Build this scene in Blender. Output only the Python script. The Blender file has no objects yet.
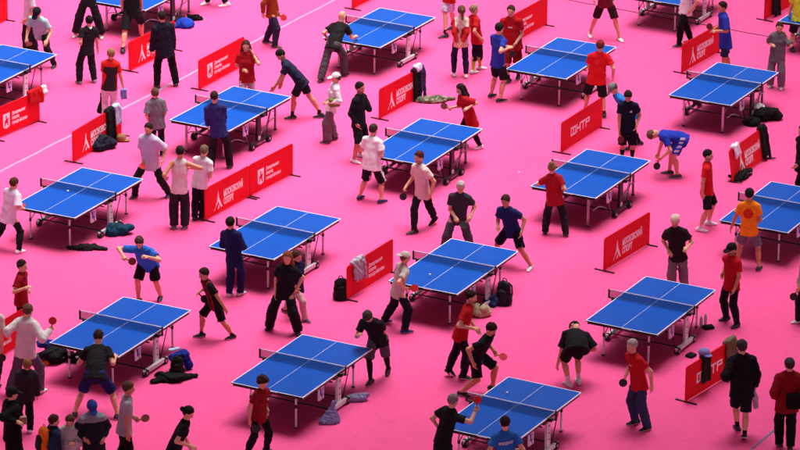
import bpy, math, random
import numpy as np
from mathutils import Vector, Matrix
from mathutils.bvhtree import BVHTree

random.seed(7); RNG = np.random.default_rng(7)
SC = bpy.context.scene
COL = SC.collection
R = math.radians

# ---------------------------------------------------------------- camera (solved from the table corners)
F_PX, PITCH, CAM_Z, ROLL = 4070.395, 0.3546, 29.7452, 0.0091
_c, _s = math.cos(PITCH), math.sin(PITCH)
_r0, _u0 = np.array([1., 0, 0]), np.array([0, _s, _c])
CR = _r0*math.cos(ROLL)+_u0*math.sin(ROLL)
CU = _u0*math.cos(ROLL)-_r0*math.sin(ROLL)
CF = np.array([0, _c, -_s])
CP = np.array([0, 0, CAM_Z])

def ray(x, y):
    return (x-400)/F_PX*CR-(y-225)/F_PX*CU+CF
def at(x, y, Z=0.0):                     # the point at height Z seen there
    d = ray(x, y); return CP+d*((Z-CAM_Z)/d[2])
def at_depth(x, y, Y):                   # the point at distance Y seen there
    d = ray(x, y); return CP+d*(Y/d[1])

def make_camera():
    cd = bpy.data.cameras.new('camera'); o = bpy.data.objects.new('camera', cd); COL.objects.link(o)
    cd.sensor_fit = 'HORIZONTAL'; cd.sensor_width = 36.0; cd.lens = F_PX/800*36
    cd.clip_start = 1.0; cd.clip_end = 2000
    m = Matrix.Identity(4)
    for i in range(3):
        m[i][0], m[i][1], m[i][2], m[i][3] = CR[i], CU[i], -CF[i], CP[i]
    o.matrix_world = m; SC.camera = o

# ---------------------------------------------------------------- materials
def lin(h):
    if not isinstance(h, str): return h
    out = []
    for i in (0, 2, 4):
        c = int(h[i:i+2], 16)/255
        out.append(c/12.92 if c <= .04045 else ((c+.055)/1.055)**2.4)
    return tuple(out)
_MATS = {}
def material(kind, col, rough=.8, name=None):
    key = (kind, col, rough)
    if key in _MATS: return _MATS[key]
    m = bpy.data.materials.new(name or kind+'_'+str(col)); m.use_nodes = True
    nt = m.node_tree; N = nt.nodes; Lk = nt.links; b = N['Principled BSDF']
    c = lin(col)
    b.inputs['Roughness'].default_value = rough
    tc = N.new('ShaderNodeTexCoord')
    def noise(scale, detail=3, dist=0.0):
        n = N.new('ShaderNodeTexNoise'); n.inputs['Scale'].default_value = scale; n.inputs['Detail'].default_value = detail
        n.inputs['Distortion'].default_value = dist; Lk.new(tc.outputs['Object'], n.inputs['Vector']); return n
    def tint(n, lo, hi):
        r = N.new('ShaderNodeMapRange'); r.inputs['From Min'].default_value = .3; r.inputs['From Max'].default_value = .7
        r.inputs['To Min'].default_value = lo; r.inputs['To Max'].default_value = hi; Lk.new(n.outputs['Fac'], r.inputs['Value'])
        h = N.new('ShaderNodeHueSaturation'); h.inputs['Color'].default_value = (*c, 1); Lk.new(r.outputs['Result'], h.inputs['Value'])
        Lk.new(h.outputs['Color'], b.inputs['Base Color'])
    def bump(n, st, dist=.01):
        u = N.new('ShaderNodeBump'); u.inputs['Strength'].default_value = st; u.inputs['Distance'].default_value = dist
        Lk.new(n.outputs['Fac'], u.inputs['Height']); Lk.new(u.outputs['Normal'], b.inputs['Normal'])
    b.inputs['Base Color'].default_value = (*c, 1)
    if kind == 'cloth':
        tint(noise(7, 3), .95, 1.05); bump(noise(14, 3, 1.2), .4, .02)
        b.inputs['Specular IOR Level'].default_value = .12
    elif kind == 'camo':
        n = noise(13, 2, .6); r = N.new('ShaderNodeValToRGB'); e = r.color_ramp.elements
        e[0].position = .38; e[0].color = (.05, .055, .03, 1); e[1].position = .62; e[1].color = (.3, .26, .18, 1)
        k = e.new(.5); k.color = (.13, .115, .07, 1); Lk.new(n.outputs['Fac'], r.inputs['Fac']); Lk.new(r.outputs['Color'], b.inputs['Base Color'])
        bump(noise(16, 3), .6, .03)
    elif kind == 'skin':
        tint(noise(14, 3), .92, 1.07); b.inputs['Roughness'].default_value = .5
        b.inputs['Specular IOR Level'].default_value = .35
    elif kind == 'hair':
        n = noise(60, 3, .5); tint(n, .7, 1.35); bump(n, .6, .01); b.inputs['Specular IOR Level'].default_value = .18
    elif kind == 'table':
        tint(noise(2.2, 4), .93, 1.06); b.inputs['Roughness'].default_value = .5; b.inputs['Specular IOR Level'].default_value = .1
    elif kind == 'paint':
        tint(noise(5, 4), .93, 1.05); b.inputs['Specular IOR Level'].default_value = .4
    elif kind == 'panel':
        tint(noise(1.6, 3), .93, 1.06); bump(noise(3.0, 2, .4), .35, .05); b.inputs['Specular IOR Level'].default_value = .12
    elif kind == 'metal':
        b.inputs['Metallic'].default_value = .8; tint(noise(8, 3), .85, 1.1)
    elif kind == 'plastic':
        b.inputs['Specular IOR Level'].default_value = .45; tint(noise(10, 2), .93, 1.06)
    elif kind == 'bagfilm':
        bump(noise(25, 4, 1.0), .9, .02); b.inputs['Transmission Weight'].default_value = .35; b.inputs['Roughness'].default_value = .3
    elif kind == 'net':
        out = N['Material Output']; t = N.new('ShaderNodeBsdfTransparent'); mx = N.new('ShaderNodeMixShader'); mx.inputs[0].default_value = .36
        Lk.new(t.outputs[0], mx.inputs[1]); Lk.new(b.outputs[0], mx.inputs[2]); Lk.new(mx.outputs[0], out.inputs['Surface'])
    _MATS[key] = m
    return m

# ---------------------------------------------------------------- object helpers
def link(o, parent=None):
    COL.objects.link(o)
    if parent is not None: o.parent = parent
    return o
def tag(o, label=None, cat=None, group=None, kind=None):
    if label: o['label'] = label
    if cat: o['category'] = cat
    if group: o['group'] = group
    if kind: o['kind'] = kind
    return o
def empty(name, loc, rz=0.0):
    o = bpy.data.objects.new(name, None); o.empty_display_size = .1; o.location = loc; o.rotation_euler = (0, 0, rz)
    return link(o)
def copy_tree(o, parent=None):
    c = link(o.copy(), parent)
    for ch in list(o.children): copy_tree(ch, c)
    return c
def mesh_arrays(name, verts, faces, mats, mi=None, parent=None, smooth=True):
    """one mesh object out of arrays; faces (n,4)"""
    me = bpy.data.meshes.new(name); nv, nf = len(verts), len(faces); w = faces.shape[1]
    me.vertices.add(nv); me.vertices.foreach_set('co', np.asarray(verts, np.float32).ravel())
    me.loops.add(nf*w); me.loops.foreach_set('vertex_index', faces.astype(np.int32).ravel())
    me.polygons.add(nf); me.polygons.foreach_set('loop_start', np.arange(0, nf*w, w, dtype=np.int32))
    me.polygons.foreach_set('loop_total', np.full(nf, w, np.int32))
    for m in mats: me.materials.append(m)
    if mi is not None: me.polygons.foreach_set('material_index', np.asarray(mi, np.int32))
    me.polygons.foreach_set('use_smooth', np.full(nf, smooth))
    me.update(calc_edges=True); me.validate()
    return link(bpy.data.objects.new(name, me), parent)

class MB:
    """collects boxes, bars and tubes and links them as ONE mesh object"""
    def __init__(s): s.v = []; s.f = []; s.m = []; s.sm = []
    def add(s, vs, fs, m=0, smooth=False):
        o = len(s.v); s.v += [tuple(v) for v in vs]
        for f in fs: s.f.append(tuple(i+o for i in f)); s.m.append(m); s.sm.append(smooth)
        return s
    def box(s, c, d, m=0, rot=None):
        vs = []
        for z in (-1, 1):
            for x, y in ((-1, -1), (1, -1), (1, 1), (-1, 1)):
                p = Vector((x*d[0]/2, y*d[1]/2, z*d[2]/2))
                if rot is not None: p = rot @ p
                vs.append(p+Vector(c))
        return s.add(vs, [(3, 2, 1, 0), (4, 5, 6, 7), (0, 1, 5, 4), (1, 2, 6, 5), (2, 3, 7, 6), (3, 0, 4, 7)], m)
    def tube(s, pts, r, m=0, n=8, r2=None):
        pts = [Vector(p) for p in pts]; vs = []; fs = []
        for i, p in enumerate(pts):
            t = (pts[min(i+1, len(pts)-1)]-pts[max(i-1, 0)]).normalized()
            a = t.cross(Vector((0, 0, 1)))
            if a.length < .05: a = t.cross(Vector((0, 1, 0)))
            a.normalize(); b = t.cross(a)
            rr = r if r2 is None else r+(r2-r)*i/(len(pts)-1)
            for k in range(n):
                q = 2*math.pi*k/n; vs.append(p+(a*math.cos(q)+b*math.sin(q))*rr)
        for i in range(len(pts)-1):
            for k in range(n):
                k2 = (k+1) % n; fs.append((i*n+k, i*n+k2, (i+1)*n+k2, (i+1)*n+k))
        o = len(s.v); s.add(vs, fs, m, True)
        s.add([vs[k] for k in range(n)], [tuple(range(n-1, -1, -1))], m); e = (len(pts)-1)*n
        s.add([vs[e+k] for k in range(n)], [tuple(range(n))], m)
        # the same winding whichever way the rings run is not needed: normals are recalculated on build
        return s
    def prism(s, poly, y0, y1, m=0):
        """polygon in x,z pulled along y"""
        n = len(poly); vs = [(p[0], y0, p[1]) for p in poly]+[(p[0], y1, p[1]) for p in poly]
        return s.add(vs, [tuple(range(n)), tuple(range(2*n-1, n-1, -1))]+[(i, i+n, (i+1) % n+n, (i+1) % n) for i in range(n)], m)
    def build(s, name, mats, parent=None):
        me = bpy.data.meshes.new(name); me.from_pydata(s.v, [], s.f)
        for m in (mats if isinstance(mats, (list, tuple)) else [mats]): me.materials.append(m)
        me.polygons.foreach_set('material_index', s.m); me.polygons.foreach_set('use_smooth', s.sm)
        import bmesh
        bm = bmesh.new(); bm.from_mesh(me); bmesh.ops.recalc_face_normals(bm, faces=bm.faces); bm.to_mesh(me); bm.free()
        me.update()
        return link(bpy.data.objects.new(name, me), parent)

# ---------------------------------------------------------------- implicit surfaces -> quads (naive surface nets)
def unit(v):
    v = np.asarray(v, float); n = np.linalg.norm(v); return v/n if n > 1e-9 else v
def rc(a, b, r1, r2, k=.03, n=None, s=1.0, capa=False, capb=False):
    """tapered capsule a-b, optionally flattened by s along n, optionally cut flat at either end"""
    a, b = np.asarray(a, float), np.asarray(b, float)
    m = max(r1, r2)
    return dict(t='rc', a=a, b=b, r1=r1, r2=r2, k=k, n=None if n is None else unit(n), s=s, ca=capa, cb=capb,
                lo=np.minimum(a, b)-m, hi=np.maximum(a, b)+m)
def el(c, ax, r, k=.02, sub=False):
    c = np.asarray(c, float); m = max(r)
    return dict(t='el', c=c, ax=[unit(x) for x in ax], r=r, k=k, lo=c-m, hi=c+m, sub=sub)
def bx(c, ax, hf, rnd=.02, k=.02):
    c = np.asarray(c, float); m = math.sqrt(sum(h*h for h in hf))+rnd
    return dict(t='bx', c=c, ax=[unit(x) for x in ax], h=hf, rnd=rnd, k=k, lo=c-m, hi=c+m)

def _dist(p, X, Y, Z):
    if p['t'] == 'rc':
        a, b = p['a'], p['b']; px, py, pz = X-a[0], Y-a[1], Z-a[2]; ba = b-a; Lr = max(np.linalg.norm(ba), 1e-6)
        pp = px*px+py*py+pz*pz
        if p['n'] is not None:
            n, s = p['n'], p['s']; g = 1/s-1; pn = px*n[0]+py*n[1]+pz*n[2]
            b2 = ba+n*(ba@n)*g; L = max(np.linalg.norm(b2), 1e-6); u = b2/L
            pu = px*u[0]+py*u[1]+pz*u[2]+pn*((n@u)*g); pp = pp+pn*pn*(1/(s*s)-1); w = (1+s)/2
        else:
            L = Lr; u = ba/L; pu = px*u[0]+py*u[1]+pz*u[2]; w = 1.0
        t = np.clip(pu/L, 0, 1)
        d = (np.sqrt(np.maximum(pp-2*t*L*pu+t*t*L*L, 0))-(p['r1']+(p['r2']-p['r1'])*t))*w
        if p['ca'] or p['cb']:
            v = ba/Lr; q = px*v[0]+py*v[1]+pz*v[2]
            if p['cb']: d = np.maximum(d, q-Lr)
            if p['ca']: d = np.maximum(d, -q)
        return d
    c = p['c']; px, py, pz = X-c[0], Y-c[1], Z-c[2]
    q = [px*a[0]+py*a[1]+pz*a[2] for a in p['ax']]
    if p['t'] == 'el':
        r = p['r']; k0 = np.sqrt(sum((q[i]/r[i])**2 for i in range(3))); k1 = np.sqrt(sum((q[i]/r[i]**2)**2 for i in range(3)))
        return k0*(k0-1)/np.maximum(k1, 1e-6)
    e = [np.abs(q[i])-p['h'][i] for i in range(3)]
    return np.sqrt(sum(np.maximum(x, 0)**2 for x in e))+np.minimum(np.maximum(np.maximum(e[0], e[1]), e[2]), 0)-p['rnd']

def solid(prims, h, cuts=(), amp=0.0, freq=1.0, lo=None, hi=None, seed=0):
    """verts, quads of the smooth union of prims; cuts: (point, normal) drop what lies on the normal's side"""
    if lo is None:
        lo = np.min([p['lo'] for p in prims], 0)-.02-2*h; hi = np.max([p['hi'] for p in prims], 0)+.02+2*h
    lo = np.asarray(lo, float); hi = np.asarray(hi, float)
    n = np.ceil((hi-lo)/h).astype(int)+1
    f = np.full(n, .5, np.float32)
    ax = [(lo[i]+h*np.arange(n[i])).astype(np.float32) for i in range(3)]
    for p in prims:
        m = p['k']+2*h+.005
        i0 = np.maximum(np.floor((p['lo']-m-lo)/h).astype(int), 0); i1 = np.minimum(np.ceil((p['hi']+m-lo)/h).astype(int)+1, n)
        if (i1 <= i0).any(): continue
        sl = tuple(slice(i0[i], i1[i]) for i in range(3))
        d = _dist(p, ax[0][sl[0]][:, None, None], ax[1][sl[1]][None, :, None], ax[2][sl[2]][None, None, :]).astype(np.float32)
        g = f[sl]; k = p['k']
        if p.get('sub'): f[sl] = np.maximum(g, -d)
        elif k > 0:
            hh = np.clip(.5+.5*(g-d)/k, 0, 1); f[sl] = g*(1-hh)+d*hh-k*hh*(1-hh)
        else: f[sl] = np.minimum(g, d)
    if amp:
        rg = np.random.default_rng(seed)
        I = np.nonzero(np.abs(f) < .06); P = np.stack([ax[i][I[i]] for i in range(3)], 1); w = np.zeros(len(P))
        for _ in range(5):
            dv = rg.normal(size=3)*[1, 1, .6]; dv *= rg.uniform(18, 46)*freq/np.linalg.norm(dv)
            d2 = rg.normal(size=3)*8
            w += 1-2*np.abs(np.sin(P@dv+1.5*np.sin(P@d2)+rg.uniform(0, 6)))
        f[I] += (amp*w/3).astype(np.float32)
    for pt, nn in cuts:
        nn = unit(nn); q = (ax[0][:, None, None]-pt[0])*nn[0]+(ax[1][None, :, None]-pt[1])*nn[1]+(ax[2][None, None, :]-pt[2])*nn[2]
        f = np.maximum(f, q)
    for i in range(3):
        sl = [slice(None)]*3
        for e in (0, -1):
            sl[i] = e; f[tuple(sl)] = np.maximum(f[tuple(sl)], h*.5)
    ins = f < 0
    s = np.zeros(n-1, np.int8)
    for a in (0, 1):
        for b in (0, 1):
            for c in (0, 1):
                s += ins[a:n[0]-1+a, b:n[1]-1+b, c:n[2]-1+c]
    act = (s > 0) & (s < 8); I = np.argwhere(act)
    if len(I) == 0: return np.zeros((0, 3)), np.zeros((0, 4), int)
    ids = np.full(n-1, -1, np.int64); ids[act] = np.arange(len(I))
    cs = [(a, b, c) for a in (0, 1) for b in (0, 1) for c in (0, 1)]
    vals = {c: f[I[:, 0]+c[0], I[:, 1]+c[1], I[:, 2]+c[2]] for c in cs}
    acc = np.zeros((len(I), 3)); cnt = np.zeros(len(I))
    for c in cs:
        for i in range(3):
            if c[i]: continue
            d = tuple(1 if j == i else c[j] for j in range(3))
            va, vb = vals[c], vals[d]; m = (va < 0) != (vb < 0)
            t = va[m]/(va[m]-vb[m]); q = np.tile(np.array(c, float), (m.sum(), 1)); q[:, i] += t
            acc[m] += q; cnt[m] += 1
    V = lo+h*(I+acc/cnt[:, None])
    quads = []
    for i in range(3):
        j, k = (i+1) % 3, (i+2) % 3
        sa = [slice(None)]*3; sb = [slice(None)]*3; sa[i] = slice(0, -1); sb[i] = slice(1, None)
        A, B = ins[tuple(sa)], ins[tuple(sb)]; E = np.argwhere(A != B)
        if len(E) == 0: continue
        E = E[(E[:, j] > 0) & (E[:, k] > 0) & (E[:, j] < n[j]-1) & (E[:, k] < n[k]-1)]
        up = A[E[:, 0], E[:, 1], E[:, 2]]
        def cell(dj, dk):
            q = E.copy(); q[:, j] += dj; q[:, k] += dk; return ids[q[:, 0], q[:, 1], q[:, 2]]
        Q = np.stack([cell(-1, -1), cell(0, -1), cell(0, 0), cell(-1, 0)], 1)
        Q[~up] = Q[~up][:, ::-1]; quads.append(Q)
    return V, np.concatenate(quads)
def join(parts):
    vs, qs, ms, o = [], [], [], 0
    for v, q, m in parts:
        if len(v) == 0: continue
        vs.append(v); qs.append(q+o); ms.append(np.broadcast_to(m, len(q))); o += len(v)
    return np.concatenate(vs), np.concatenate(qs), np.concatenate(ms)
def fcent(v, q): return v[q].mean(1)
def fnorm(v, q):
    n = np.cross(v[q[:, 2]]-v[q[:, 0]], v[q[:, 3]]-v[q[:, 1]]); return n/np.maximum(np.linalg.norm(n, axis=1, keepdims=True), 1e-12)
# ---------------------------------------------------------------- people
SKIN = ['e8b79a', 'd8a183', 'c58a6a', 'b67c5e']
ZUP = np.array([0, 0, 1.])
LOG = []
def ik(a, b, l1, l2, pole):
    d = b-a; L = np.linalg.norm(d); M = (l1+l2)*.998
    if L > M: b = a+d/L*M; L = M; d = b-a
    L = max(L, abs(l1-l2)+.02); u = unit(d); x = (L*L+l1*l1-l2*l2)/(2*L); h = math.sqrt(max(0, l1*l1-x*x))
    p = unit(pole-u*(pole@u)); return a+u*x+p*h, b
def dvec(deg): return np.array([math.cos(R(deg)), math.sin(R(deg)), 0])

def person(label, H, L, Rf, hd, lean=0.0, lh=None, rh=None, top=('tee', 'b02020'), bot=('pants', '202024'), shoe='1c1c1e', sole='d8d8d8',
           hair=('short', '2a1d15'), skin=1, S=None, pel=None, hh=None, hp=12, fat=1.0, sex='m', beard=False, hat=None,
           lp=None, rp=None, sh=0.0, fists='', socks=None, hcol=None, under=None, gait=None, kz=.86, group='people on the pink floor', shoulder=None):
    f = dvec(hd); side = np.array([f[1], -f[0], 0])            # side = the person's right
    PL, PR = at(*L), at(*Rf); mid = (PL+PR)/2
    if S is not None and pel is None and kz:                        # how far the trunk leans so that the hips end up at kz of the leg height
        best = (9, lean); sv = S/1.75; spr = np.linalg.norm(PL-PR); zt = min(kz, .08+math.sqrt(max(.825**2-(spr/2/sv)**2, .1)))
        for i in range(61):
            ln_ = .0125*i; Hq = at_depth(*H, mid[1]+f[1]*ln_); dq = Hq[:2]-mid[:2]; pq = mid[:2]+dq*.18-f[:2]*ln_*.12
            dd = np.linalg.norm(Hq[:2]-pq); zz = (Hq[2]-math.sqrt(max((.72*sv)**2-dd*dd, 0)))/sv
            if abs(zz-zt) < best[0]-.004: best = (abs(zz-zt), ln_)
        lean = best[1]
    HY = mid[1]+f[1]*lean; Hc = at_depth(*H, HY)
    dxy = Hc[:2]-mid[:2]; spread = np.linalg.norm(PL-PR)
    pk = .28 if S is None else .18
    px_ = mid[:2]+dxy*pk-(f[:2]*lean*.12)
    def pelz(s): return min(.9*s, .08*s+math.sqrt(max((.825*s)**2-(spread/2)**2, .1)))
    if pel is not None:
        pp = at_depth(*pel, mid[1]-f[1]*lean*.15); px_ = pp[:2]
    d = np.linalg.norm(Hc[:2]-px_)
    if S is None:
        a, b = .6, 1.25
        for _ in range(40):
            s = (a+b)/2; z = pelz(s)+math.sqrt(max((.72*s)**2-d*d, 0))
            a, b = (s, b) if z < Hc[2] else (a, s)
        s = min(max(s, .72), 1.16); pz = pelz(s)
    else:
        s = S/1.75; pz = min(Hc[2]-math.sqrt(max((.72*s)**2-d*d, 0)), .92*s)
        if pel is not None: pz = at_depth(*pel, mid[1]-f[1]*lean*.15)[2]
    pel_ = np.array([px_[0], px_[1], pz])
    LOG.append((label[:46], round(1.75*s, 2), round(pz/s, 2), round(float(Hc[2]), 2), round(lean, 2)))
    O = np.array([mid[0], mid[1], 0.0])                           # everything below is local to O
    PL, PR, Hc, pel_ = PL-O, PR-O, Hc-O, pel_-O
    t = unit(Hc-pel_); tl = np.linalg.norm(Hc-pel_)
    # the head stays more upright than the torso
    hu = unit(t*.55+ZUP*.45) if hp < 40 else unit(t)
    N = Hc-hu*.182*s-f*.012*s
    t = unit(N-pel_)
    sd = dvec(hd+sh); sside = np.array([sd[1], -sd[0], 0]); sside = unit(sside-t*(sside@t)); nrm = unit(np.cross(t, sside))  # forward of the chest
    if nrm @ f < 0 and abs(t[2]) > .3: nrm = -nrm
    pside = side; w = (.168 if sex == 'm' else .15)*s*(.5+.5*fat)
    Pt = lambda k: N+(pel_-N)*k
    sJ = {1: Pt(.115)+sside*w, -1: Pt(.115)-sside*w}
    hJ = {1: pel_+pside*.088*s, -1: pel_-pside*.088*s}
    foot = {1: PR, -1: PL}
    # legs
    kn, an = {}, {}
    for e in (1, -1):
        a = foot[e]+ZUP*.085*s-f*.03
        kn[e], an[e] = ik(hJ[e], a, .42*s, .41*s, f+pside*e*.18)
    # arms
    elb, wr, hn = {}, {}, {}
    for e, spec, pole in ((-1, lh, lp), (1, rh, rp)):
        if spec is None:
            tgt = sJ[e]-ZUP*.50*s+sside*e*.07+f*.05
        else:
            dy = spec[2] if len(spec) > 2 else f[1]*.12
            tgt = at_depth(spec[0], spec[1], sJ[e][1]+O[1]+dy)-O
        po = (-f*.6+sside*e*.45-ZUP*.55) if pole is None else f*pole[0]+sside*e*pole[1]+ZUP*pole[2]
        el_, hnd = ik(sJ[e], tgt, .285*s, .325*s, po)
        fd = unit(hnd-el_); elb[e] = el_; wr[e] = el_+fd*.245*s; hn[e] = (wr[e], fd)
    # ---- body
    sk = material('skin', SKIN[skin] if isinstance(skin, int) else skin, .5, 'skin')
    dark = material('skin', '80574a' if skin in (0, 1) else '5e3b2c', .4, 'eye'); lipm = material('skin', 'a8584e', .5, 'lip')
    hc = hair[1] if hair else '5a4030'
    hm = material('hair', hc, .75, 'hair')
    skh = lin(SKIN[skin] if isinstance(skin, int) else skin); fh = material('skin', tuple(round(.5*a+.5*b, 4) for a, b in zip(skh, lin(hc))), .6, 'facial_hair')
    r = lambda x: x*s
    th, ki = .62, (1 if fat <= 1 else fat)
    B = [rc(Pt(.2), Pt(.42), r(.135), r(.14), .05, nrm, .62), rc(Pt(.42), Pt(.78), r(.138), r(.118)*ki, .05, nrm, .66),
         rc(Pt(.78), pel_-t*.0, r(.115)*ki, r(.112)*ki, .05, nrm, .7),
         rc(Pt(.06)-sside*r(.05), sJ[-1], r(.055), r(.05), .05), rc(Pt(.06)+sside*r(.05), sJ[1], r(.055), r(.05), .05)]
    for e in (1, -1):
        B += [rc(hJ[e], kn[e], r(.078)*(.6+.4*fat), r(.056), .03), rc(kn[e], an[e], r(.054), r(.037), .02)]
        kb = kn[e]+(an[e]-kn[e])*.3-f*.015
        B += [rc(kb-f*.008, kb+(an[e]-kn[e])*.28-f*.004, r(.056)*(.6+.4*fat), r(.044), .03), rc(an[e], an[e]-ZUP*.05*s+f*.03, r(.034), r(.03), .02)]
        B += [rc(sJ[e], elb[e], r(.051)*(.6+.4*fat), r(.041), .02), rc(elb[e], wr[e], r(.044), r(.029), .015)]
    neck = rc(N-hu*.03, Hc-hu*r(.05)-f*.012, r(.056), r(.052), .025)
    B += [neck]
    # head frame
    hf = dvec(hd if hh is None else hh); hf = unit(unit(hf-hu*(hf@hu))*math.cos(R(hp))-hu*math.sin(R(hp)))
    hr = unit(np.cross(hf, hu)); hU = np.cross(hr, hf)
    A = [hr, hf, hU]; hs = s**.5*1.07
    q = lambda x, y, z: Hc+(hr*x+hf*y+hU*z)*hs
    HD = [el(q(0, -.008, .022), A, (.075*hs, .094*hs, .098*hs), .02), el(q(0, .024, -.045), A, (.056*hs, .064*hs, .068*hs), .035),
          rc(q(0, .086, .012), q(0, .102, -.018), .010*hs, .015*hs, .012), rc(q(-.035, .078, .028), q(.035, .078, .028), .012*hs, .012*hs, .015),
          rc(q(-.02, .078, -.05), q(.02, .078, -.05), .013*hs, .013*hs, .012)]
    for e in (1, -1): HD += [el(q(e*.076, -.005, -.005), A, (.012*hs, .022*hs, .034*hs), .008)]
    parts = []
    nc = N+(Hc-N)*.30
    cutsB = [(nc+hu*.012, hu)]
    # hands are meshed finely from the wrist on; the body stops a hair inside them
    Hpr = {}
    for e in (1, -1):
        wv, fd = hn[e]
        pn = -sside*e*.8+f*.25 if abs(fd[2]) > .6 else -ZUP*.7-sside*e*.4
        pn = unit(pn-fd*(pn@fd)); wd = unit(np.cross(fd, pn))
        if wd @ (f+ZUP*.4) < 0: wd = -wd                        # thumb side: forward or up
        grip = ('R' in fists and e == 1) or ('L' in fists and e == -1)
        hp_ = [rc(wv-fd*.03, wv+fd*.025, r(.027), r(.028), .02), rc(wv+fd*.015, wv+fd*.075, .036*s, .040*s, .02, pn, .42)]
        for i, (o, ln) in enumerate(((.030, .072), (.010, .080), (-.010, .075), (-.029, .060))):
            b0 = wv+fd*.088*s+wd*o*s; c1 = .9 if grip else .22+.08*i; c2 = 2.3 if grip else .55+.1*i
            p1 = b0+(fd*math.cos(c1)+pn*math.sin(c1))*ln*.5*s; p2 = p1+(fd*math.cos(c2)+pn*math.sin(c2))*ln*.55*s
            hp_ += [rc(b0-fd*.02, p1, .0098*s, .0088*s, .006), rc(p1, p2, .0088*s, .0072*s, .004)]
        tb = wv+fd*.022*s+wd*.026*s; tm = tb+(fd*.75+wd*.62+pn*.25)*.036*s; te = tm+(fd*.95+pn*(.7 if grip else .2)-wd*(.3 if grip else 0))*.032*s
        hp_ += [rc(tb, tm, .014*s, .0115*s, .01), rc(tm, te, .0112*s, .0088*s, .005)]
        v, qd = solid(hp_, .0048, cuts=[(wv-fd*.012, -fd)])
        parts.append((v, qd, 0)); Hpr[e] = (wv, fd, pn, wd)
        cutsB.append(None)
    # body grid: end the arms just past the wrist by the capsule ends themselves
    v, qd = solid(B, .0135, cuts=cutsB[:1]); parts.insert(0, (v, qd, 0))
    v, qd = solid(HD+[neck, B[3], B[4]], .0085, cuts=[(nc-hu*.004, -hu)], lo=Hc-.19, hi=Hc+.19)
    cc = (fcent(v, qd)-Hc)/hs; lx, ly, lz = cc@hr, cc@hf, cc@hU; m = np.zeros(len(qd), int)
    m[(np.hypot((np.abs(lx)-.031)/.013, (lz-.010)/.007) < 1) & (ly > .05)] = 1
    m[(np.abs(np.abs(lx)-.032) < .02) & (np.abs(lz-.037) < .0045) & (ly > .05) & (sex == 'm')] = 3
    m[(np.abs(lx) < .024) & (np.abs(lz+.05) < .008) & (ly > .06)] = 2
    if beard:
        m[(lz < -.03) & (ly > -.02) & (m == 0) & ~((np.abs(lx) < .02) & (np.abs(lz+.05) < .006))] = 3
        m[(np.abs(lz+.036) < .007) & (np.abs(lx) < .03) & (ly > .06)] = 3
    parts.append((v, qd, m))
    v, qd, m = join(parts)
    root = empty('person', O); tag(root, label, 'person', group)
    mats = [sk, dark, lipm, fh]
    if under:                                                       # leggings or sleeves worn on the skin
        cc = fcent(v, qd); mats = mats+[material('cloth', under[0], .8)]
        for part_ in under[1]:
            for e in (1, -1):
                if part_ == 'leg':
                    m[(cc[:, 2] < pz-.05) & (cc[:, 2] > .09) & (m == 0) & (np.abs((cc-pel_)@unit(pside)) < .5) & (np.linalg.norm(cc-np.array(wr[e]), axis=1) > .2)] = 4
    if socks:
        cc = fcent(v, qd); mats = mats+[material('cloth', socks[0], .8)]; m[(cc[:, 2] < socks[1]) & (m == 0)] = len(mats)-1
    mesh_arrays('body', v, qd, mats, m, root)
    # ---- top
    tk, tc = top[0], top[1]; seed = int(abs(H[0]*7+H[1]*13)) % 9999
    loose = {'tee': .023, 'polo': .018, 'tank': .012, 'long': .022, 'jacket': .042, 'hoodie': .042, 'oversize': .036}[tk]
    hem = top[2] if len(top) > 2 and isinstance(top[2], (int, float)) else (.13 if tk not in ('oversize', 'jacket') else .17)
    dn = unit(-t*.6-ZUP*.4)
    fz = .66 if fat <= 1 else .78
    T = [rc(Pt(.16), Pt(.42), r(.136)+loose, r(.143)+loose, .05, nrm, .64), rc(Pt(.42), Pt(.78), r(.141)+loose, (r(.125)+loose*1.3)*ki, .05, nrm, fz),
         rc(Pt(.78), pel_+dn*hem*s, (r(.13)+loose*1.2)*ki, (r(.166)+loose*1.2)*ki, .05, nrm, .76, False, True)]
    if sex == 'f':
        for e in (1, -1): T.append(el(Pt(.36)+sside*e*.07*s+nrm*.075*s, [sside, nrm, t], (.07*s, .06*s, .07*s), .04))
    for e in (1, -1):
        if tk != 'tank':
            T.append(rc(Pt(.065)+sside*e*r(.05), sJ[e], r(.056)+loose*.5, r(.054)+loose*.5, .05))
            ua = elb[e]-sJ[e]
            if tk in ('tee', 'polo', 'oversize'):
                fr = {'tee': .62, 'polo': .6, 'oversize': .85}[tk]
                T.append(rc(sJ[e], sJ[e]+ua*fr, r(.053)*(.6+.4*fat)+loose*.55, r(.052)*(.6+.4*fat)+loose*1.0, .03, None, 1, False, True))
            else:
                T += [rc(sJ[e], elb[e], r(.055)+loose*.7, r(.046)+loose*.7, .03), rc(elb[e], wr[e]-(wr[e]-elb[e])*.03, r(.046)+loose*.7, r(.034)+loose*.55, .025, None, 1, False, True)]
        else:
            T.append(rc(Pt(.02)+sside*e*r(.075), Pt(.3)+sside*e*r(.08), r(.035), r(.07), .03, nrm, .7))
    if tk in ('hoodie', 'jacket'):
        T.append(rc(N-nrm*.03-sside*.05-t*.01, N-nrm*.03+sside*.05-t*.01, r(.062), r(.062), .03))
    if tk == 'hoodie': T.append(el(N-nrm*.085-t*.05, [sside, nrm, t], (.105*s, .055*s, .085*s), .03))
    if tk == 'polo': T.append(rc(N-nrm*.0, N+t*.022, r(.064), r(.06), .01, None, 1, False, True))
    tv, tq = solid(T, .0135, amp=.0075 if tk != 'jacket' else .011, seed=seed)
    tm = np.zeros(len(tq), int); mats = [material('cloth', tc, .85)]
    cc = fcent(tv, tq); nn = fnorm(tv, tq)
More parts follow.
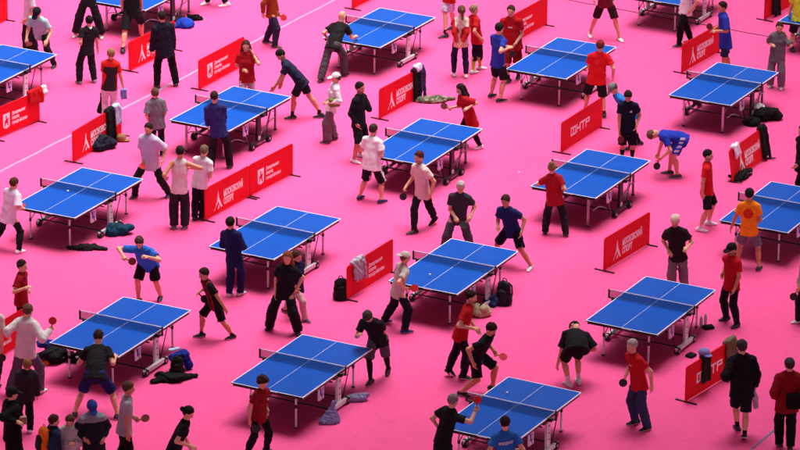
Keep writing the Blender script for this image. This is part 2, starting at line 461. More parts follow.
    for x in top[2:]:
        if not isinstance(x, tuple): continue
        mats.append(material('cloth', x[1], .85)); k = len(mats)-1
        ls, ln, lt = (cc-Pt(.4))@sside, nn@nrm, (cc-Pt(.4))@t
        if x[0] == 'vstripes': tm[(np.sin(ls*95) > .1) & (np.abs(ls) < .15)] = k
        if x[0] == 'backprint': tm[(ln < -.35) & (np.hypot(ls, lt-.02) < .105)] = k
        if x[0] == 'chest': tm[(ln > .3) & (np.abs(ls) < .05) & (np.abs(lt-.06) < .016)] = k
        if x[0] == 'badge': tm[(ln > .2) & (np.abs(ls+.07) < .026) & (np.abs(lt-.05) < .016)] = k
        if x[0] == 'hemband': tm[(np.abs((cc-pel_)@t+hem*.1) < .04)] = k
        if x[0] == 'sleeves':
            for e in (1, -1): tm[((cc-sJ[e])@sside*e > .015)] = k
            for e in (1, -1): tm[np.minimum(np.linalg.norm(cc-elb[e], axis=1), np.linalg.norm(cc-(elb[e]+wr[e])/2, axis=1)) < .14] = k
        if x[0] == 'shoulders': tm[(lt > .12)] = k
        if x[0] == 'collar': tm[(np.linalg.norm(cc-N, axis=1) < .085)] = k
        if x[0] == 'blotch': tm[(ln > .2) & (np.sin(ls*60+3*np.sin(lt*40))*np.cos(lt*50) > .35) & (np.abs(lt) < .1) & (np.abs(ls) < .1)] = k
    shirt = mesh_arrays({'tee': 'shirt', 'polo': 'polo_shirt', 'tank': 'tank_top', 'long': 'sweater', 'jacket': 'jacket', 'hoodie': 'hoodie', 'oversize': 'shirt'}[tk], tv, tq, mats, tm, root)
    # ---- bottoms
    bk, bc = bot[0], bot[1]; wd_ = bot[2] if len(bot) > 2 and isinstance(bot[2], (int, float)) else 1.0
    Q = [rc(pel_+t*.06*s, pel_-ZUP*.01, (r(.125))*ki, r(.142)*ki, .05, nrm, .74)]
    for e in (1, -1):
        k_, a_ = kn[e], an[e]
        if bk == 'pants':
            Q += [rc(hJ[e], k_, r(.094)*(.6+.4*fat), r(.072)*wd_, .04), rc(k_, a_+(k_-a_)*.02-ZUP*.02, r(.072)*wd_, r(.058)*wd_**1.5, .03, None, 1, False, True), rc(k_+(a_-k_)*.22-f*.018, k_+(a_-k_)*.6-f*.014, r(.068)*max(1, wd_), r(.06)*max(1, wd_), .03)]
        elif bk == 'leggings':
            Q += [rc(hJ[e], k_, r(.088), r(.064), .04), rc(k_, a_+(k_-a_)*.05, r(.068), r(.051), .03, None, 1, False, True), rc(k_+(a_-k_)*.3-f*.015, k_+(a_-k_)*.58-f*.012, r(.067), r(.054), .03)]
        elif bk == 'cropped':
            Q += [rc(hJ[e], k_, r(.09), r(.066), .04), rc(k_, a_+(k_-a_)*.55, r(.066), r(.064), .03, None, 1, False, True)]
        else:
            fr = wd_; Q += [rc(hJ[e], hJ[e]+(k_-hJ[e])*fr, r(.095)*(.55+.45*fat), r(.092)*(.6+.4*fat), .035, None, 1, False, True)]
    hp0 = pel_+dn*hem*s
    bv, bq = solid(Q, .0135, cuts=[(hp0-dn*(.04+.35*max(0, .97-t[2])), -dn)] if hem > .05 and t[2] > .955 and pz/s > .80 else [], amp=.009, seed=seed+1)
    bm_ = np.zeros(len(bq), int); mats = [material('cloth', bc, .85)]
    cc = fcent(bv, bq); nn = fnorm(bv, bq)
    for x in bot[2:]:
        if not isinstance(x, tuple): continue
        mats.append(material('cloth', x[1], .85)); k = len(mats)-1
        if x[0] == 'sidestripe': bm_[(np.abs(nn@pside) > .9) & (np.abs(nn@f) < .22)] = k
        if x[0] == 'lettering':
            lz_ = cc[:, 2]*70; bm_[((nn@pside)*(1 if side[1] < 0 else -1) > .75) & (np.sin(lz_) > -.2) & (np.abs(nn@f) < .4)] = k
    mesh_arrays({'pants': 'trousers', 'leggings': 'leggings', 'cropped': 'leggings'}.get(bk, 'shorts'), bv, bq, mats, bm_, root)
    # ---- shoes
    for e in (1, -1):
        g = foot[e]; d = unit(f+pside*e*.16); lat = np.array([d[1], -d[0], 0])
        if gait and gait[0] == e:                              # heel lifted, on the toe
            ang = R(gait[1]); d = d*math.cos(ang)-ZUP*math.sin(ang); base = g+ZUP*.0
            up = unit(np.cross(lat, d)); up = up if up[2] > 0 else -up; g = g+ZUP*.11*math.sin(ang)
        else: up = ZUP
        S_ = [rc(g-d*.085*s+up*.036, g+d*.04*s+up*.034, .042*s, .044*s, .02, up, .85), rc(g+d*.02*s+up*.03, g+d*.125*s+up*.022, .046*s, .036*s, .03, up, .72),
              rc(g-d*.07*s+up*.05, an[e]-ZUP*.01, .042*s, .042*s, .03)]
        v, qd = solid(S_, .010, cuts=[(g+up*.001, -up), (g+up*.115*s, up)])
        cc = fcent(v, qd); mesh_arrays('shoe', v, qd, [material('plastic', shoe, .6), material('plastic', sole, .6)], ((cc-g)@up < .024).astype(int), root)
    # ---- hair and hats
    hk = hair[0] if hair else None
    if hk and hk != 'bald':
        big = {'curly': 1.14, 'short': 1.0, 'long': 1.04, 'crop': .965}.get(hk, 1.0)
        W = [el(q(0, -.014, .030), A, (.083*big*hs, .100*big*hs, .100*big*hs), .02)]
        cuts = [(q(0, .056, .068), hf*.82-hU*.57), (q(0, -.03, -.055), -hU*1.0+hf*.15)]
        if hk in ('short', 'crop'): cuts.append((q(0, .015, .0), hf*.7-hU*.7))
        v, qd = solid(W, .009, cuts=cuts, amp=.013 if hk == 'curly' else .0075, freq=2.3, seed=seed)
        ex = []
        if hk == 'long':
            for e in (1, -1): ex += [rc(q(e*.068, -.015, .02), q(e*.085, -.01, -.13), .032, .040, .03), rc(q(e*.085, -.01, -.13), q(e*.075, .02, -.26), .04, .028, .03)]
            ex += [rc(q(0, -.075, .02), q(0, -.075, -.2), .055, .06, .04)]
        if hk == 'bob': ex += [rc(q(-.06, -.03, .0), q(-.07, -.02, -.09), .035, .04, .03), rc(q(.06, -.03, .0), q(.07, -.02, -.09), .035, .04, .03), rc(q(0, -.07, 0), q(0, -.06, -.1), .05, .05, .03)]
        if hk == 'bun': ex += [el(q(0, -.085, .10), A, (.045, .045, .045), .015)]
        if hk == 'lowbun': ex += [el(q(0, -.12, .0), A, (.045, .045, .045), .015)]
        if hk == 'pony': ex += [rc(q(0, -.10, .05), q(0, -.145, .02), .03, .034, .02), rc(q(0, -.145, .02), q(0, -.125, -.17), .034, .02, .02)]
        if ex:
            v2, q2 = solid(ex, .009, amp=.006, freq=1.8, seed=seed+3); v, qd, _ = join([(v, qd, 0), (v2, q2, 0)])
        mesh_arrays('hair', v, qd, [hm], None, root)
    if hat:
        kind, hcx = hat[0], hat[1]; hm2 = [material('cloth', hcx, .8)]
        v, qd = solid([el(q(0, -.008, .036), A, (.089*hs, .108*hs, .098*hs), .02)], .009, cuts=[(q(0, 0, .032), -hU-hf*.12)], amp=.003, seed=seed)
        ps = [(v, qd, 0)]
        if kind in ('cap', 'backcap'):
            e = 1 if kind == 'cap' else -1
            v, qd = solid([el(q(0, e*.125, .040), [hr, unit(hf-hU*.22*e), unit(hU+hf*.22*e)], (.074, .075, .012), .01)], .007); ps.append((v, qd, 0))
        if kind == 'hood': pass
        v, qd, m = join(ps); mesh_arrays({'beanie': 'beanie'}.get(kind, 'cap'), v, qd, hm2, None, root)
    info = dict(root=root, O=O, N=N, t=t, nrm=nrm, side=sside, sJ=sJ, hands=Hpr, s=s, f=f, pel=pel_, H=Hc, shirt=(tv, tq), Pt=Pt)
    return info

# ---------------------------------------------------------------- rackets
_RK = {}
def racket_proto(rubber):
    if rubber in _RK: return copy_tree(_RK[rubber])
    root = empty('racket', (0, 0, 0))
    def disc(mb, y0, y1, rx, rz, cz):
        mb.prism([(rx*math.cos(2*math.pi*k/24), cz+rz*math.sin(2*math.pi*k/24)) for k in range(24)], y0, y1)
    b = MB(); disc(b, -.003, .003, .077, .081, .155); blade = b.build('blade', material('paint', 'b98b57', .5, 'wood'), root)
    for y0, y1, c in ((.003, .007, {'red': 'c01c22', 'black': '151517', 'dark': '6b1218'}[rubber]), (-.007, -.003, '151517' if rubber != 'black' else 'c01c22')):
        b = MB(); disc(b, y0, y1, .0765, .080, .156); b.build('rubber', material('plastic', c, .5), blade)
    h = MB(); h.tube([(0, 0, -.03), (0, 0, .03), (0, 0, .085)], .016, n=10, r2=.013); h.build('handle', material('paint', '8a5a33' if rubber != 'black' else '26201c', .5), root)
    _RK[rubber] = root; return root
def give_racket(p, e, rubber, label, to=None, face=None):
    """in the hand e (1 right, -1 left): the handle lies across the palm, the blade points along `to`"""
    wv, fd, pn, wd = p['hands'][e]; s = p['s']
    c = wv+fd*.075*s+pn*.022*s
    z = unit(fd*.75+wd*.65) if to is None else unit(np.array(to, float))
    fc = np.array([.15, -.8, .55]) if face is None else np.array(face, float)
    y = unit(fc-z*(fc@z)); x = np.cross(y, z)
    o = racket_proto(rubber); tag(o, label, 'racket', 'table tennis rackets in use')
    c = c+p['O']
    o.matrix_world = Matrix(((x[0], y[0], z[0], c[0]), (x[1], y[1], z[1], c[1]), (x[2], y[2], z[2], c[2]), (0, 0, 0, 1)))
    return o
# ---------------------------------------------------------------- table tennis tables
BLUE = material('table', '084eae', .5)
LINE = material('paint', 'e4e8ee', .5); DKF = material('paint', '15171c', .5); WHT = material('paint', 'd9d9dd', .45)
SLV = material('metal', 'b9bbc2', .35); BLK = material('plastic', '141416', .5); NETM = material('net', '0b1022', .9)
TAPE = material('cloth', 'dfe4ee', .8); RUB = material('plastic', '0c0c0d', .7)
_TB = {}
def table_proto(kind):
    root = empty('table_tennis_table', (0, 0, 0))
    for e in (1, -1):
        mb = MB(); xs = [.004, 1.352, 1.370]; ys = [-.7625, -.7445, -.003, .003, .7445, .7625]
        for i in range(2):
            for j in range(5):
                m = 1 if (i == 1 or j in (0, 2, 4)) else 0
                mb.add([(e*xs[i], ys[j], .76), (e*xs[i+1], ys[j], .76), (e*xs[i+1], ys[j+1], .76), (e*xs[i], ys[j+1], .76)], [(0, 1, 2, 3) if e > 0 else (3, 2, 1, 0)], m)
        x0, x1, y1 = e*.004, e*1.370, .7625
        P = [(x0, -y1), (x1, -y1), (x1, y1), (x0, y1)]
        for k in range(4):
            a, b = P[k], P[(k+1) % 4]; mb.add([(*a, .738), (*b, .738), (*b, .76), (*a, .76)], [(0, 1, 2, 3)], 3 if k in (0, 2) else 2)
        mb.add([(*p, .738) for p in P], [(3, 2, 1, 0)], 2)
        xe = e*1.3716; mb.add([(xe, e*.02, .7415), (xe, e*.22, .7415), (xe, e*.22, .757), (xe, e*.02, .757)], [(0, 1, 2, 3)], 1)
        mb.build('table_half', [BLUE, LINE, DKF, WHT], root)
        mb = MB()
        for y in (-.72, .72): mb.box((e*.69, y, .71), (1.30, .03, .055), 0)
        for x in (.06, 1.31): mb.box((e*x, 0, .71), (.03, 1.41, .055), 0)
        mb.box((e*.69, 0, .712), (.03, 1.40, .045), 0)
        mb.build('apron', DKF, root)
        for y in (-.48, .48):
            mb = MB()
            if kind == 'white': mb.tube([(e*1.12, y, .025), (e*1.12, y, .735)], .021, 0, 8)
            else: mb.box((e*1.12, y, .38), (.026, .05, .71), 0)
            mb.box((e*1.12, y, .0125), (.055, .055, .025), 1)
            if kind == 'white': mb.tube([(e*1.12, y, .40), (e*1.12, y, .47)], .027, 1, 8)
            mb.build('leg', [WHT if kind == 'white' else SLV, BLK], root)
            mb = MB(); mb.tube([(e*1.10, y, .43), (e*.62, y, .70)], .010, 0, 6); mb.build('leg_brace', BLK if kind == 'white' else SLV, root)
    # net
    mb = MB()
    mb.box((0, 0, .838), (.003, 1.83, .140), 0); net = mb.build('net', NETM, root)
    mb = MB(); mb.box((0, 0, .9125), (.012, 1.83, .016)); mb.build('net_tape', TAPE, net)
    for e in (1, -1):
        mb = MB(); mb.box((0, e*.918, .83), (.035, .024, .185)); mb.box((0, e*.85, .748), (.05, .16, .02)); mb.box((0, e*.80, .72), (.06, .10, .05))
        mb.build('net_post', BLK, root)
    # folding trolley
    for e in (1, -1):
        y = e*.70
        if kind == 'white':
            mb = MB(); mb.box((.12*e*-1, y, .36), (.15, .045, .54), 0)
            for z in (.27, .40, .54): mb.box((-.12*e+.012, y+e*.0232, z), (.05, .003, .022), 1)
            mb.build('post', [WHT, BLK], root)
            mb = MB(); mb.box((0, y+e*.05, .095), (.84, .06, .075)); mb.build('foot_bar', WHT, root)
        else:
            mb = MB(); mb.box((0, y, .42), (.15, .05, .60), 0); mb.box((0, y+e*.027, .18), (.10, .006, .10), 1); mb.build('post', [BLK, WHT], root)
            mb = MB(); mb.box((0, y+e*.03, .12), (.72, .05, .05)); mb.build('foot_bar', BLK, root)
            for x in (1, -1):
                pts = [(x*(.34+.7*k/8), y*.80, .16+.20*math.sin(k/8*math.pi*.6)) for k in range(9)]
                mb = MB(); mb.tube(pts, .013, 0, 8); mb.tube([(x*.36, y*.92, .16), (x*.62, y*.92, .66)], .011, 0, 6); mb.build('support_tube', SLV, root)
        mb = MB(); mb.box((-.06*e, y, .665), (.30, .06, .07)); mb.build('hinge_bracket', BLK, root)
        for x in (-.36, .36):
            rr = .070 if kind == 'white' else .082
            mb = MB(); mb.box((x, y+e*.05, rr+.045), (.05, .03, .06), 0); cst = mb.build('caster', BLK, root)
            for dy in (-.026, .026):
                mb = MB()
                n = 16; c = (x, y+e*.05+dy, rr)
                vs = []; fs = []
                for yy in (-.014, .014):
                    for k in range(n): vs.append((c[0]+rr*math.cos(2*math.pi*k/n), c[1]+yy, c[2]+rr*math.sin(2*math.pi*k/n)))
                fs = [tuple(range(n)), tuple(range(2*n-1, n-1, -1))]+[(k, k+n, (k+1) % n+n, (k+1) % n) for k in range(n)]
                mb.add(vs, fs, 0)
                mb.tube([(c[0], c[1]-.018, c[2]), (c[0], c[1]+.018, c[2])], rr*.4, 1, 8)
                mb.build('wheel', [RUB, SLV], cst)
        for x in (1, -1):
            mb = MB(); mb.tube([(x*.34, y*.97, .13), (x*.60, y*.97, .69)], .011, 0, 6); mb.build('brace', BLK, root)
        if kind == 'white':
            mb = MB(); mb.tube([(.34, y*.97, .13), (.05, y*.97, .66)], .010, 0, 6); mb.build('brace', BLK, root)
        mb = MB(); mb.box((e*.50, e*.665, .535), (.19, .03, .30), 0)
        mb.box((e*.50, e*.682, .54), (.11, .004, .14), 1); mb.box((e*.49, e*.685, .55), (.035, .004, .09), 2)
        mb.build('ball_holder', [material('plastic', 'e2e0f4', .4), material('plastic', '3b52c8', .4), WHT], root)
    mb = MB()
    for x in (-.30, .30): mb.tube([(x, -.70, .13), (x, .70, .13)], .014, 0, 6)
    mb.tube([(-.12, -.70, .60), (-.12, .70, .60)], .014, 0, 6)
    mb.build('cross_bar', BLK, root)
    return root
def table(kind, x, y, deg, label):
    if kind not in _TB: o = _TB[kind] = table_proto(kind)
    else: o = copy_tree(_TB[kind])
    o.location = (x, y, 0); o.rotation_euler = (0, 0, R(deg))
    return tag(o, label, 'table tennis table', 'blue table tennis tables')

# ---------------------------------------------------------------- red barriers
RED = material('panel', 'd91222', .6); LET = material('paint', 'f6f4f8', .6)
def text_mesh(body, size, xs, off=.045):
    c = bpy.data.curves.new('lettering', 'FONT'); c.body = body; c.size = size; c.offset = off*size; c.resolution_u = 2
    o = bpy.data.objects.new('lettering', c); COL.objects.link(o)
    dg = bpy.context.evaluated_depsgraph_get(); me = bpy.data.meshes.new_from_object(o.evaluated_get(dg))
    bpy.data.objects.remove(o); bpy.data.curves.remove(c)
    me.transform(Matrix.Diagonal((xs, 1, 1, 1))); return me
def put_text(body, x, z, size, xs, parent, mat, y=-.0135, width=None):
    me = text_mesh(body, size, 1)
    xsv = [v.co.x for v in me.vertices]; k = (width/(max(xsv)-min(xsv))) if width else xs
    me.transform(Matrix.Diagonal((k, 1, 1, 1)))
    me.transform(Matrix.Rotation(math.pi/2, 4, 'X')); me.transform(Matrix.Translation((x, y, z)))
    me.materials.clear(); me.materials.append(mat)
    return link(bpy.data.objects.new('lettering', me), parent)
def blocky(word, x, z, w, h, st, mb):
    """square stroke lettering as on the federation panels"""
    y = -.0135
    def bar(x0, z0, x1, z1): mb.box(((x0+x1)/2, y, (z0+z1)/2), (abs(x1-x0), .003, abs(z1-z0)))
    for ch in word:
        if ch == 'Ф':
            W = w*1.25
            for a in (0, W/2-st/2, W-st): bar(x+a, z, x+a+st, z+h)
            for b in (0, h-st):
                bar(x+st, z+b, x+W/2-st/2, z+b+st); bar(x+W/2+st/2, z+b, x+W-st, z+b+st)
            x += W+st*1.1
        elif ch == 'Н':
            bar(x, z, x+st, z+h); bar(x+w-st, z, x+w, z+h); bar(x+st, z+h/2-st/2, x+w-st, z+h/2+st/2); x += w+st*.9
        elif ch == 'Т':
            bar(x, z+h-st, x+w, z+h); bar(x+w/2-st/2, z, x+w/2+st/2, z+h-st); x += w+st*.9
        elif ch == 'Р':
            bar(x, z, x+st, z+h); bar(x+st, z+h-st, x+w, z+h); bar(x+w-st, z+h*.45, x+w, z+h-st); bar(x+st, z+h*.45, x+w-st, z+h*.45+st); x += w+st
    return x
def barrier(A, B, art, label, length=None, tilt=0.0, two=False):
    a, b = at(*A), at(*B); v = b-a; Lr = np.linalg.norm(v[:2]); ang = math.atan2(v[1], v[0])
    L = length or Lr; H = .70
    root = empty('barrier', a, ang); tag(root, label, 'barrier', 'red advertising barriers'); root.rotation_euler = (R(tilt), 0, ang)
    mb = MB(); r_ = .05; poly = [(0.0, .03), (L, .03), (L, .03+H)]
    poly = [(0, .03), (L, .03)]+[(L-r_+r_*math.cos(q), .03+H-r_+r_*math.sin(q)) for q in (0, R(30), R(60), R(90))]+[(r_-r_*math.sin(q), .03+H-r_+r_*math.cos(q)) for q in (0, R(30), R(60), R(90))]
    mb.prism(poly, -.011, .011); pan = mb.build('panel', RED, root)
    for x in (.04, L-.04):
        mb = MB(); mb.box((x, 0, .012), (.035, .46, .022)); mb.box((x, 0, .028), (.04, .05, .012)); mb.build('foot', BLK, root)
    if art == 'sport':
        mb = MB(); x, z, k = .14*L+.10, .13, .40
        star = [(0, 0), (.10, .0), (.26, .34), (.34, .42), (.40, .62), (.47, .95), (.50, 1), (.53, .95), (.60, .62), (.74, .40), (.98, .05), (.86, 0), (.62, .22), (.50, .44), (.40, .30)]
        mb.add([(x+p[0]*k*.82, -.0135, z+p[1]*k) for p in star], [tuple(range(len(star)))]); 
        mb.add([(x+(.42+p[0])*k*.82, -.0135, z+p[1]*k) for p in ((0, .0), (.14, .0), (.22, .14), (.1, .2))], [(0, 1, 2, 3)])
        mb.build('emblem', LET, pan)
        put_text('МОСКОВСКИЙ', x+k*.82+.05, .345, .19, 1, pan, LET, width=.43*L)
        put_text('СПОРТ', x+k*.82+.05, .165, .19, 1, pan, LET, width=.22*L)
    elif art == 'coat':
        x, z = .18*L, .16; mb = MB()
        sh_ = [(0, .36), (0, .08), (.03, .03), (.10, .02), (.12, 0), (.14, .02), (.21, .03), (.24, .08), (.24, .36)]
        mb.add([(x+p[0], -.0135, z+p[1]) for p in sh_], [tuple(range(len(sh_)))], 0)
        rid = [(.04, .07), (.07, .07), (.09, .14), (.14, .13), (.16, .06), (.19, .06), (.17, .17), (.20, .22), (.19, .26), (.15, .22), (.13, .25), (.14, .30), (.11, .32), (.09, .29), (.10, .22), (.06, .20)]
        mb.add([(x+p[0], -.0165, z+p[1]) for p in rid], [tuple(range(len(rid)))], 1)
        mb.build('emblem', [LET, RED], pan)
        for i, (w_, wd) in enumerate((('Департамент', .30), ('спорта', .16), ('города Москвы', .34))):
            put_text(w_, x+.32, .43-.11*i, .105, 1, pan, LET, width=wd*L)
    elif art == 'lines':
        for i, (w_, wd) in enumerate((('Департамент', .30), ('спорта', .16), ('города Москвы', .34))):
            put_text(w_, .46*L, .43-.11*i, .105, 1, pan, LET, width=wd*L)
    elif art == 'ttf':
        mb = MB(); blocky('ФНТР', .22*L, .27, .20, .20, .036, mb); mb.build('lettering', LET, pan)
    return root

# ---------------------------------------------------------------- bags, clothes lying about
def lump(name, label, cat, prims, mat, loc, rz=0, h=.011, amp=.01, freq=1.0, cuts=(), group=None, parent=None, seed=1, floor=True):
    cuts = list(cuts)+([((0, 0, .003), (0, 0, -1))] if floor else [])
    v, q = solid(prims, h, cuts=cuts, amp=amp, freq=freq, seed=seed)
    o = mesh_arrays(name, v, q, [mat], None, parent); o.location = loc; o.rotation_euler = (0, 0, rz)
    if parent is None: tag(o, label, cat, group)
    return o
EX = [np.array([1., 0, 0]), np.array([0, 1., 0]), np.array([0, 0, 1.])]
def backpack(label, loc, rz, col, col2=None, k=1.0, lean=0.0, lie=False):
    root = empty('backpack', loc, rz); tag(root, label, 'backpack', 'bags set down on the floor')
    root.rotation_euler = (R(lean), 0, rz)
    c2 = material('cloth', col2 or col, .6); c1 = material('cloth', col, .6)
    lump('bag_body', None, None, [rc((0, 0, .12*k), (0, .01, .34*k), .165*k, .135*k, .03, (0, 1, 0), .62), bx((0, 0, .09*k), EX, (.12*k, .06*k, .06*k), .03, .04)], c1, (0, 0, 0), 0, amp=.008, parent=root)
    lump('front_pocket', None, None, [rc((0, -.10*k, .10*k), (0, -.085*k, .22*k), .115*k, .10*k, .03, (0, 1, 0), .45)], c2, (0, 0, 0), 0, amp=.005, parent=root)
    mb = MB()
    for e in (1, -1): mb.tube([(e*.06*k, .08*k, .42*k), (e*.09*k, .15*k, .34*k), (e*.10*k, .16*k, .2*k), (e*.11*k, .09*k, .06*k)], .016*k, 0, 6)
    mb.build('strap', c1, root)
    mb = MB(); mb.tube([(-.05*k, .03*k, .46*k), (-.03*k, .03*k, .51*k), (.03*k, .03*k, .51*k), (.05*k, .03*k, .46*k)], .010*k, 0, 6); mb.build('handle', c1, root)
    return root
def draped(label, name, cat, bar, x, w, lenf, lenb, mat, thick=.03, sleeve=True, seed=3, group='clothes hung over barriers', amp=.012, ztop=.735, parts=()):
    """a garment hung over a barrier's top edge: front flap, back flap, a fold on top"""
    P = [rc((x-w/2, 0, ztop+.012), (x+w/2, 0, ztop+.012), .040, .040, .03)]
    n = max(2, int(w/.07))
    rg = random.Random(seed)
    for i in range(n):
        xx = x-w/2+w*(i+.5)/n
        for sgn, ln in ((-1, lenf), (1, lenb)):
            if ln <= 0: continue
            l_ = ln*(.82+.3*rg.random())
            P.append(rc((xx, sgn*.036, ztop), (xx+.03*(rg.random()-.5), sgn*(.042+.02*rg.random()), ztop-l_), .045, .055, .025, (0, 1, 0), .55))
    if sleeve:
        P.append(rc((x+w*.4, -.06, ztop-.05), (x+w*.55, -.075, ztop-lenf*1.15), .045, .035, .02, (0, 1, 0), .7))
    v, q = solid(P, .011, amp=amp, freq=.8, seed=seed)
    o = mesh_arrays(name, v, q, [mat]); o.matrix_world = bar.matrix_basis.copy(); tag(o, label, cat, group)
    return o
def heap(label, name, cat, loc, rz, sx, sy, h_, mat, seed=1, n=7, group='clothes and bags left on the floor', amp=.014):
    rg = random.Random(seed); P = [el((0, 0, h_*.25), EX, (sx*.85, sy*.85, h_*.6), .05)]
    for i in range(n):
        a = rg.random()*6.28; q = rg.random()**.5*.75; r_ = h_*(.35+.5*rg.random())
        p = np.array([math.cos(a)*q*sx, math.sin(a)*q*sy, r_*.6])
        d = np.array([rg.uniform(-1, 1)*sx*.35, rg.uniform(-1, 1)*sy*.35, rg.uniform(-.2, .3)*h_])
        P.append(rc(p, p+d*1.5, r_*.9, r_*.6, .05, (rg.uniform(-.4, .4), rg.uniform(-.4, .4), 1), .6))
    if name in ('jacket', 'coat'):
        for e in (1, -1):
            a = rg.uniform(-.5, .5); p0 = np.array([e*sx*.5, sy*.3*math.sin(a), h_*.4]); p1 = p0+np.array([e*sx*.75*math.cos(a), sy*1.1*math.sin(a*2), -h_*.15])
            P.append(rc(p0, p1, .075, .055, .03, (0, 0, 1), .5))
    o = lump(name, label, cat, P, mat, loc, rz, amp=amp, group=group, seed=seed)
    if name == 'bag':
        mb = MB(); k = 1.0
        mb.tube([(sx*.55*math.cos(q), -sy*.55+sy*.35*math.sin(q*2), h_*.75+h_*.45*math.sin(q)) for q in [i*math.pi/10 for i in range(11)]], .012, 0, 6)
        mb.build('strap', material('cloth', '2c2c33', .8), o)
        mb = MB(); mb.tube([(sx*(-.6+.12*i), -sy*.78+.02*math.sin(i), h_*(.52+.05*math.sin(i*1.3))) for i in range(11)], .006, 0, 5); mb.build('zip', material('metal', '8a8a92', .4), o)
    return o
# ================================================================ the place
make_camera()
PINK = (.84, .098, .30)
def ground():
    m = bpy.data.materials.new('pink_sports_carpet'); m.use_nodes = True; nt = m.node_tree; N = nt.nodes; Lk = nt.links; b = N['Principled BSDF']
    geo = N.new('ShaderNodeNewGeometry'); mp = N.new('ShaderNodeMapping'); mp.inputs['Rotation'].default_value = (0, 0, R(-61.5)); Lk.new(geo.outputs['Position'], mp.inputs['Vector'])
    n1 = N.new('ShaderNodeTexNoise'); n1.inputs['Scale'].default_value = .35; n1.inputs['Detail'].default_value = 5; Lk.new(mp.outputs[0], n1.inputs['Vector'])
    n2 = N.new('ShaderNodeTexNoise'); n2.inputs['Scale'].default_value = 3.2; n2.inputs['Detail'].default_value = 6; n2.inputs['Roughness'].default_value = .65; Lk.new(mp.outputs[0], n2.inputs['Vector'])
    n3 = N.new('ShaderNodeTexNoise'); n3.inputs['Scale'].default_value = 160; Lk.new(mp.outputs[0], n3.inputs['Vector'])
    mul = N.new('ShaderNodeMath'); mul.operation = 'MULTIPLY_ADD'; Lk.new(n2.outputs['Fac'], mul.inputs[0]); mul.inputs[1].default_value = .6; Lk.new(n1.outputs['Fac'], mul.inputs[2])
    rm = N.new('ShaderNodeMapRange'); rm.inputs['From Min'].default_value = .5; rm.inputs['From Max'].default_value = 1.1; rm.inputs['To Min'].default_value = .92; rm.inputs['To Max'].default_value = 1.06; Lk.new(mul.outputs[0], rm.inputs['Value'])
    br = N.new('ShaderNodeTexBrick'); br.inputs['Color1'].default_value = (1, 1, 1, 1); br.inputs['Color2'].default_value = (.955, .955, .955, 1); br.inputs['Mortar'].default_value = (.82, .82, .82, 1)
    br.inputs['Scale'].default_value = 1; br.inputs['Brick Width'].default_value = 10; br.inputs['Row Height'].default_value = 2.0; br.inputs['Mortar Size'].default_value = .006; br.inputs['Mortar Smooth'].default_value = .3; Lk.new(mp.outputs[0], br.inputs['Vector'])
    m2 = N.new('ShaderNodeMath'); m2.operation = 'MULTIPLY'; Lk.new(rm.outputs[0], m2.inputs[0]); Lk.new(br.outputs['Color'], m2.inputs[1])
    n4 = N.new('ShaderNodeTexNoise'); n4.inputs['Scale'].default_value = 1.7; n4.inputs['Detail'].default_value = 8; n4.inputs['Distortion'].default_value = 2.5; Lk.new(mp.outputs[0], n4.inputs['Vector'])
    r4 = N.new('ShaderNodeMapRange'); r4.inputs['From Min'].default_value = .60; r4.inputs['From Max'].default_value = .72; r4.inputs['To Min'].default_value = 1; r4.inputs['To Max'].default_value = .91; Lk.new(n4.outputs['Fac'], r4.inputs['Value'])
    m3 = N.new('ShaderNodeMath'); m3.operation = 'MULTIPLY'; Lk.new(m2.outputs[0], m3.inputs[0]); Lk.new(r4.outputs[0], m3.inputs[1]); m2 = m3
    hs = N.new('ShaderNodeHueSaturation'); hs.inputs['Color'].default_value = (*lin(PINK), 1); Lk.new(m2.outputs[0], hs.inputs['Value']); Lk.new(hs.outputs[0], b.inputs['Base Color'])
    b.inputs['Roughness'].default_value = .7; b.inputs['Specular IOR Level'].default_value = .1
    bp = N.new('ShaderNodeBump'); bp.inputs['Strength'].default_value = .12; bp.inputs['Distance'].default_value = .01; Lk.new(n3.outputs['Fac'], bp.inputs['Height']); Lk.new(bp.outputs[0], b.inputs['Normal'])
    mb = MB(); S = 260; mb.add([(-S, -S+80, 0), (S, -S+80, 0), (S, S+80, 0), (-S, S+80, 0)], [(0, 1, 2, 3)])
    tag(mb.build('ground', m), 'pink sports carpet covering the whole playing floor', 'floor', kind='structure')
ground()

def strip(label, a, b, w, h, col, rough=.5):
    A, B = at(*a), at(*b); mb = MB(); d = B-A; L = np.linalg.norm(d); n = 40
    per = np.array([-d[1], d[0], 0])/L; vs = []; fs = []
    for i in range(n+1):
        p = A+d*i/n+per*.012*math.sin(i*1.7+a[0]); vs += [p-per*w/2, p-per*w*.25+ZUP*h, p+per*w*.25+ZUP*h, p+per*w/2]
    for i in range(n):
        for k in range(3): fs.append((i*4+k, (i+1)*4+k, (i+1)*4+k+1, i*4+k+1))
    mb.add(vs, fs); o = mb.build('cable_cover', material('plastic', col, rough)); tag(o, label, 'cable', 'cables taped along the floor')
strip('long pale grey cable cover running behind the barriers towards the top', (-30, 187), (360, -13), .055, .012, '9a97b0')
strip('thin dark cable crossing the floor beside the top right tables', (540, -5), (830, 48), .03, .012, '2a2730')
strip('short grey cable cover by the feet of the person in the maroon jacket', (744, 456), (777, 428), .05, .012, '6e6684')

